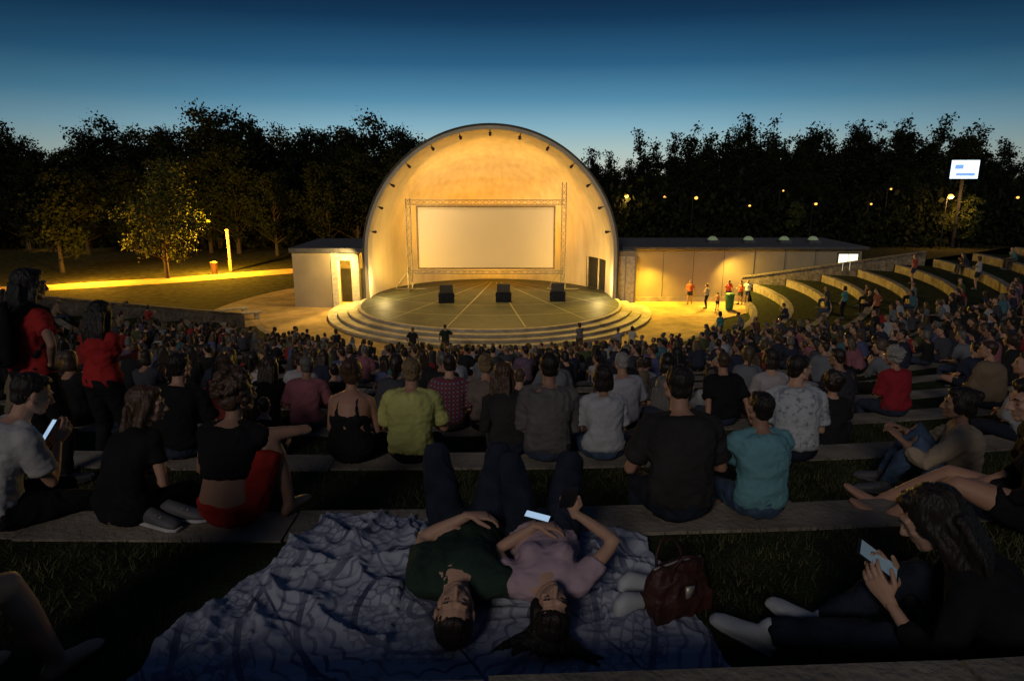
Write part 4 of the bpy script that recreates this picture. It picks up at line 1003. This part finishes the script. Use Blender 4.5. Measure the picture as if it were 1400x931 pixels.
def sneaker(loc,rz,m=M_shoew,rot=None):
    fu=A(0,0,1);S=[]
    for t,wd,ht in ((-.1,.026,.04),(-.06,.036,.055),(.0,.038,.045),(.06,.043,.032),(.12,.043,.026),(.155,.028,.018)): S.append((A(0,t,ht+.012),A(wd,0,0),fu*ht))
    sole=loft([(A(0,-.11,.012),A(.03,0,0),fu*.012),(A(0,0,.012),A(.04,0,0),fu*.012),(A(0,.12,.012),A(.047,0,0),fu*.012),(A(0,.165,.012),A(.03,0,0),fu*.012)],12,.3)
    lac=[limb([A(-.02,y,.085-y*.25),A(.02,y+.01,.085-y*.25)],[.004,.004],5) for y in (-.01,.02,.05)]
    meshobj('sneaker',[(loft(S,14,.4),0),(sole,1),(merge(lac),1),(ell(A(0,-.05,.09),(A(.026,0,0),A(0,.042,0),A(0,0,.01))),2)],[m,M_sole,M_dark],loc=loc,rz=rz,smooth=True,rot=rot)
sneaker((.53,2.60,-1.845),rad(-60)); sneaker((.58,2.74,-1.845),rad(-75))
sneaker((-1.93,3.36,-1.848),rad(-110),M_shoe); sneaker((-1.83,3.43,-1.848),rad(-95),M_shoe)
bp_=[(loft([(A(0,-.19,1.02),A(.13,0,0),A(0,.07,0)),(A(0,-.2,1.12),A(.15,0,0),A(0,.085,0)),(A(0,-.19,1.28),A(.14,0,0),A(0,.08,0)),(A(0,-.17,1.42),A(.1,0,0),A(0,.05,0))],16,.4),0),
 (loft([(A(0,-.27,1.05),A(.1,0,0),A(0,.035,0)),(A(0,-.28,1.18),A(.1,0,0),A(0,.035,0))],12,.4),0)]
for s in (-1,1): bp_.append((limb([A(s*.09,-.12,1.38),A(s*.1,-.02,1.43),A(s*.11,.1,1.36),A(s*.12,.13,1.22),A(s*.14,-.05,1.05)],[.018]*5,6),0))
meshobj('rucksack',bp_,[M_black],loc=ow.location,rz=ow.rotation_euler[2],smooth=True)

# ------------------------------------------------------------ world, sun, camera
w=bpy.data.worlds.new('World'); scene.world=w; w.use_nodes=True; nt=w.node_tree; N=nt.nodes;L=nt.links
bg=N['Background']; tc=N.new('ShaderNodeTexCoord'); sx=N.new('ShaderNodeSeparateXYZ'); L.new(tc.outputs['Generated'],sx.inputs[0])
cr=N.new('ShaderNodeValToRGB'); L.new(sx.outputs['Z'],cr.inputs['Fac'])
def lin(c): return tuple(((v/255)/12.92 if v/255<.04045 else ((v/255+.055)/1.055)**2.4) for v in c)+(1,)
st=[(0,(196,200,184)),(.035,(168,192,190)),(.065,(130,174,192)),(.10,(82,138,168)),(.145,(42,94,130)),(.20,(17,54,86)),(.235,(11,38,66)),(.35,(14,30,52)),(1,(28,40,62))]
e=cr.color_ramp.elements
while len(e)<len(st): e.new(.5)
for i,(p,c) in enumerate(st): e[i].position=p; e[i].color=lin(c)
nrmz=N.new('ShaderNodeMath'); nrmz.operation='ABSOLUTE'; L.new(sx.outputs['X'],nrmz.inputs[0])
mr=N.new('ShaderNodeMapRange'); mr.interpolation_type='SMOOTHSTEP'; mr.inputs['From Min'].default_value=.12; mr.inputs['From Max'].default_value=.78; mr.inputs['To Min'].default_value=1; mr.inputs['To Max'].default_value=.5
L.new(nrmz.outputs[0],mr.inputs['Value'])
vs=N.new('ShaderNodeVectorMath'); vs.operation='SCALE'; L.new(cr.outputs['Color'],vs.inputs[0]); L.new(mr.outputs['Result'],vs.inputs['Scale'])
sky=N.new('ShaderNodeTexSky'); sky.sky_type='NISHITA'; sky.sun_disc=False; sky.sun_elevation=rad(-5); sky.sun_rotation=rad(0)
sm=N.new('ShaderNodeVectorMath'); sm.operation='SCALE'; sm.inputs['Scale'].default_value=.03; L.new(sky.outputs[0],sm.inputs[0])
ad=N.new('ShaderNodeVectorMath'); ad.operation='ADD'; L.new(vs.outputs['Vector'],ad.inputs[0]); L.new(sm.outputs['Vector'],ad.inputs[1])
L.new(ad.outputs['Vector'],bg.inputs['Color']); bg.inputs['Strength'].default_value=1
sd=bpy.data.lights.new('sun','SUN'); sd.energy=.58; sd.angle=rad(12); sd.color=(1,.90,.80); so=bpy.data.objects.new('sun',sd); scene.collection.objects.link(so)
so.rotation_euler=Vector((.35,1,-.55)).to_track_quat('-Z','Y').to_euler()
cd=bpy.data.cameras.new('camera'); cd.lens=24; cd.sensor_width=36; cd.clip_end=4000; cd.clip_start=.05
co=bpy.data.objects.new('camera',cd); scene.collection.objects.link(co); co.location=(0,0,0); co.rotation_euler=(rad(90-13.6),0,0); scene.camera=co
print('done',time.time()-T0)
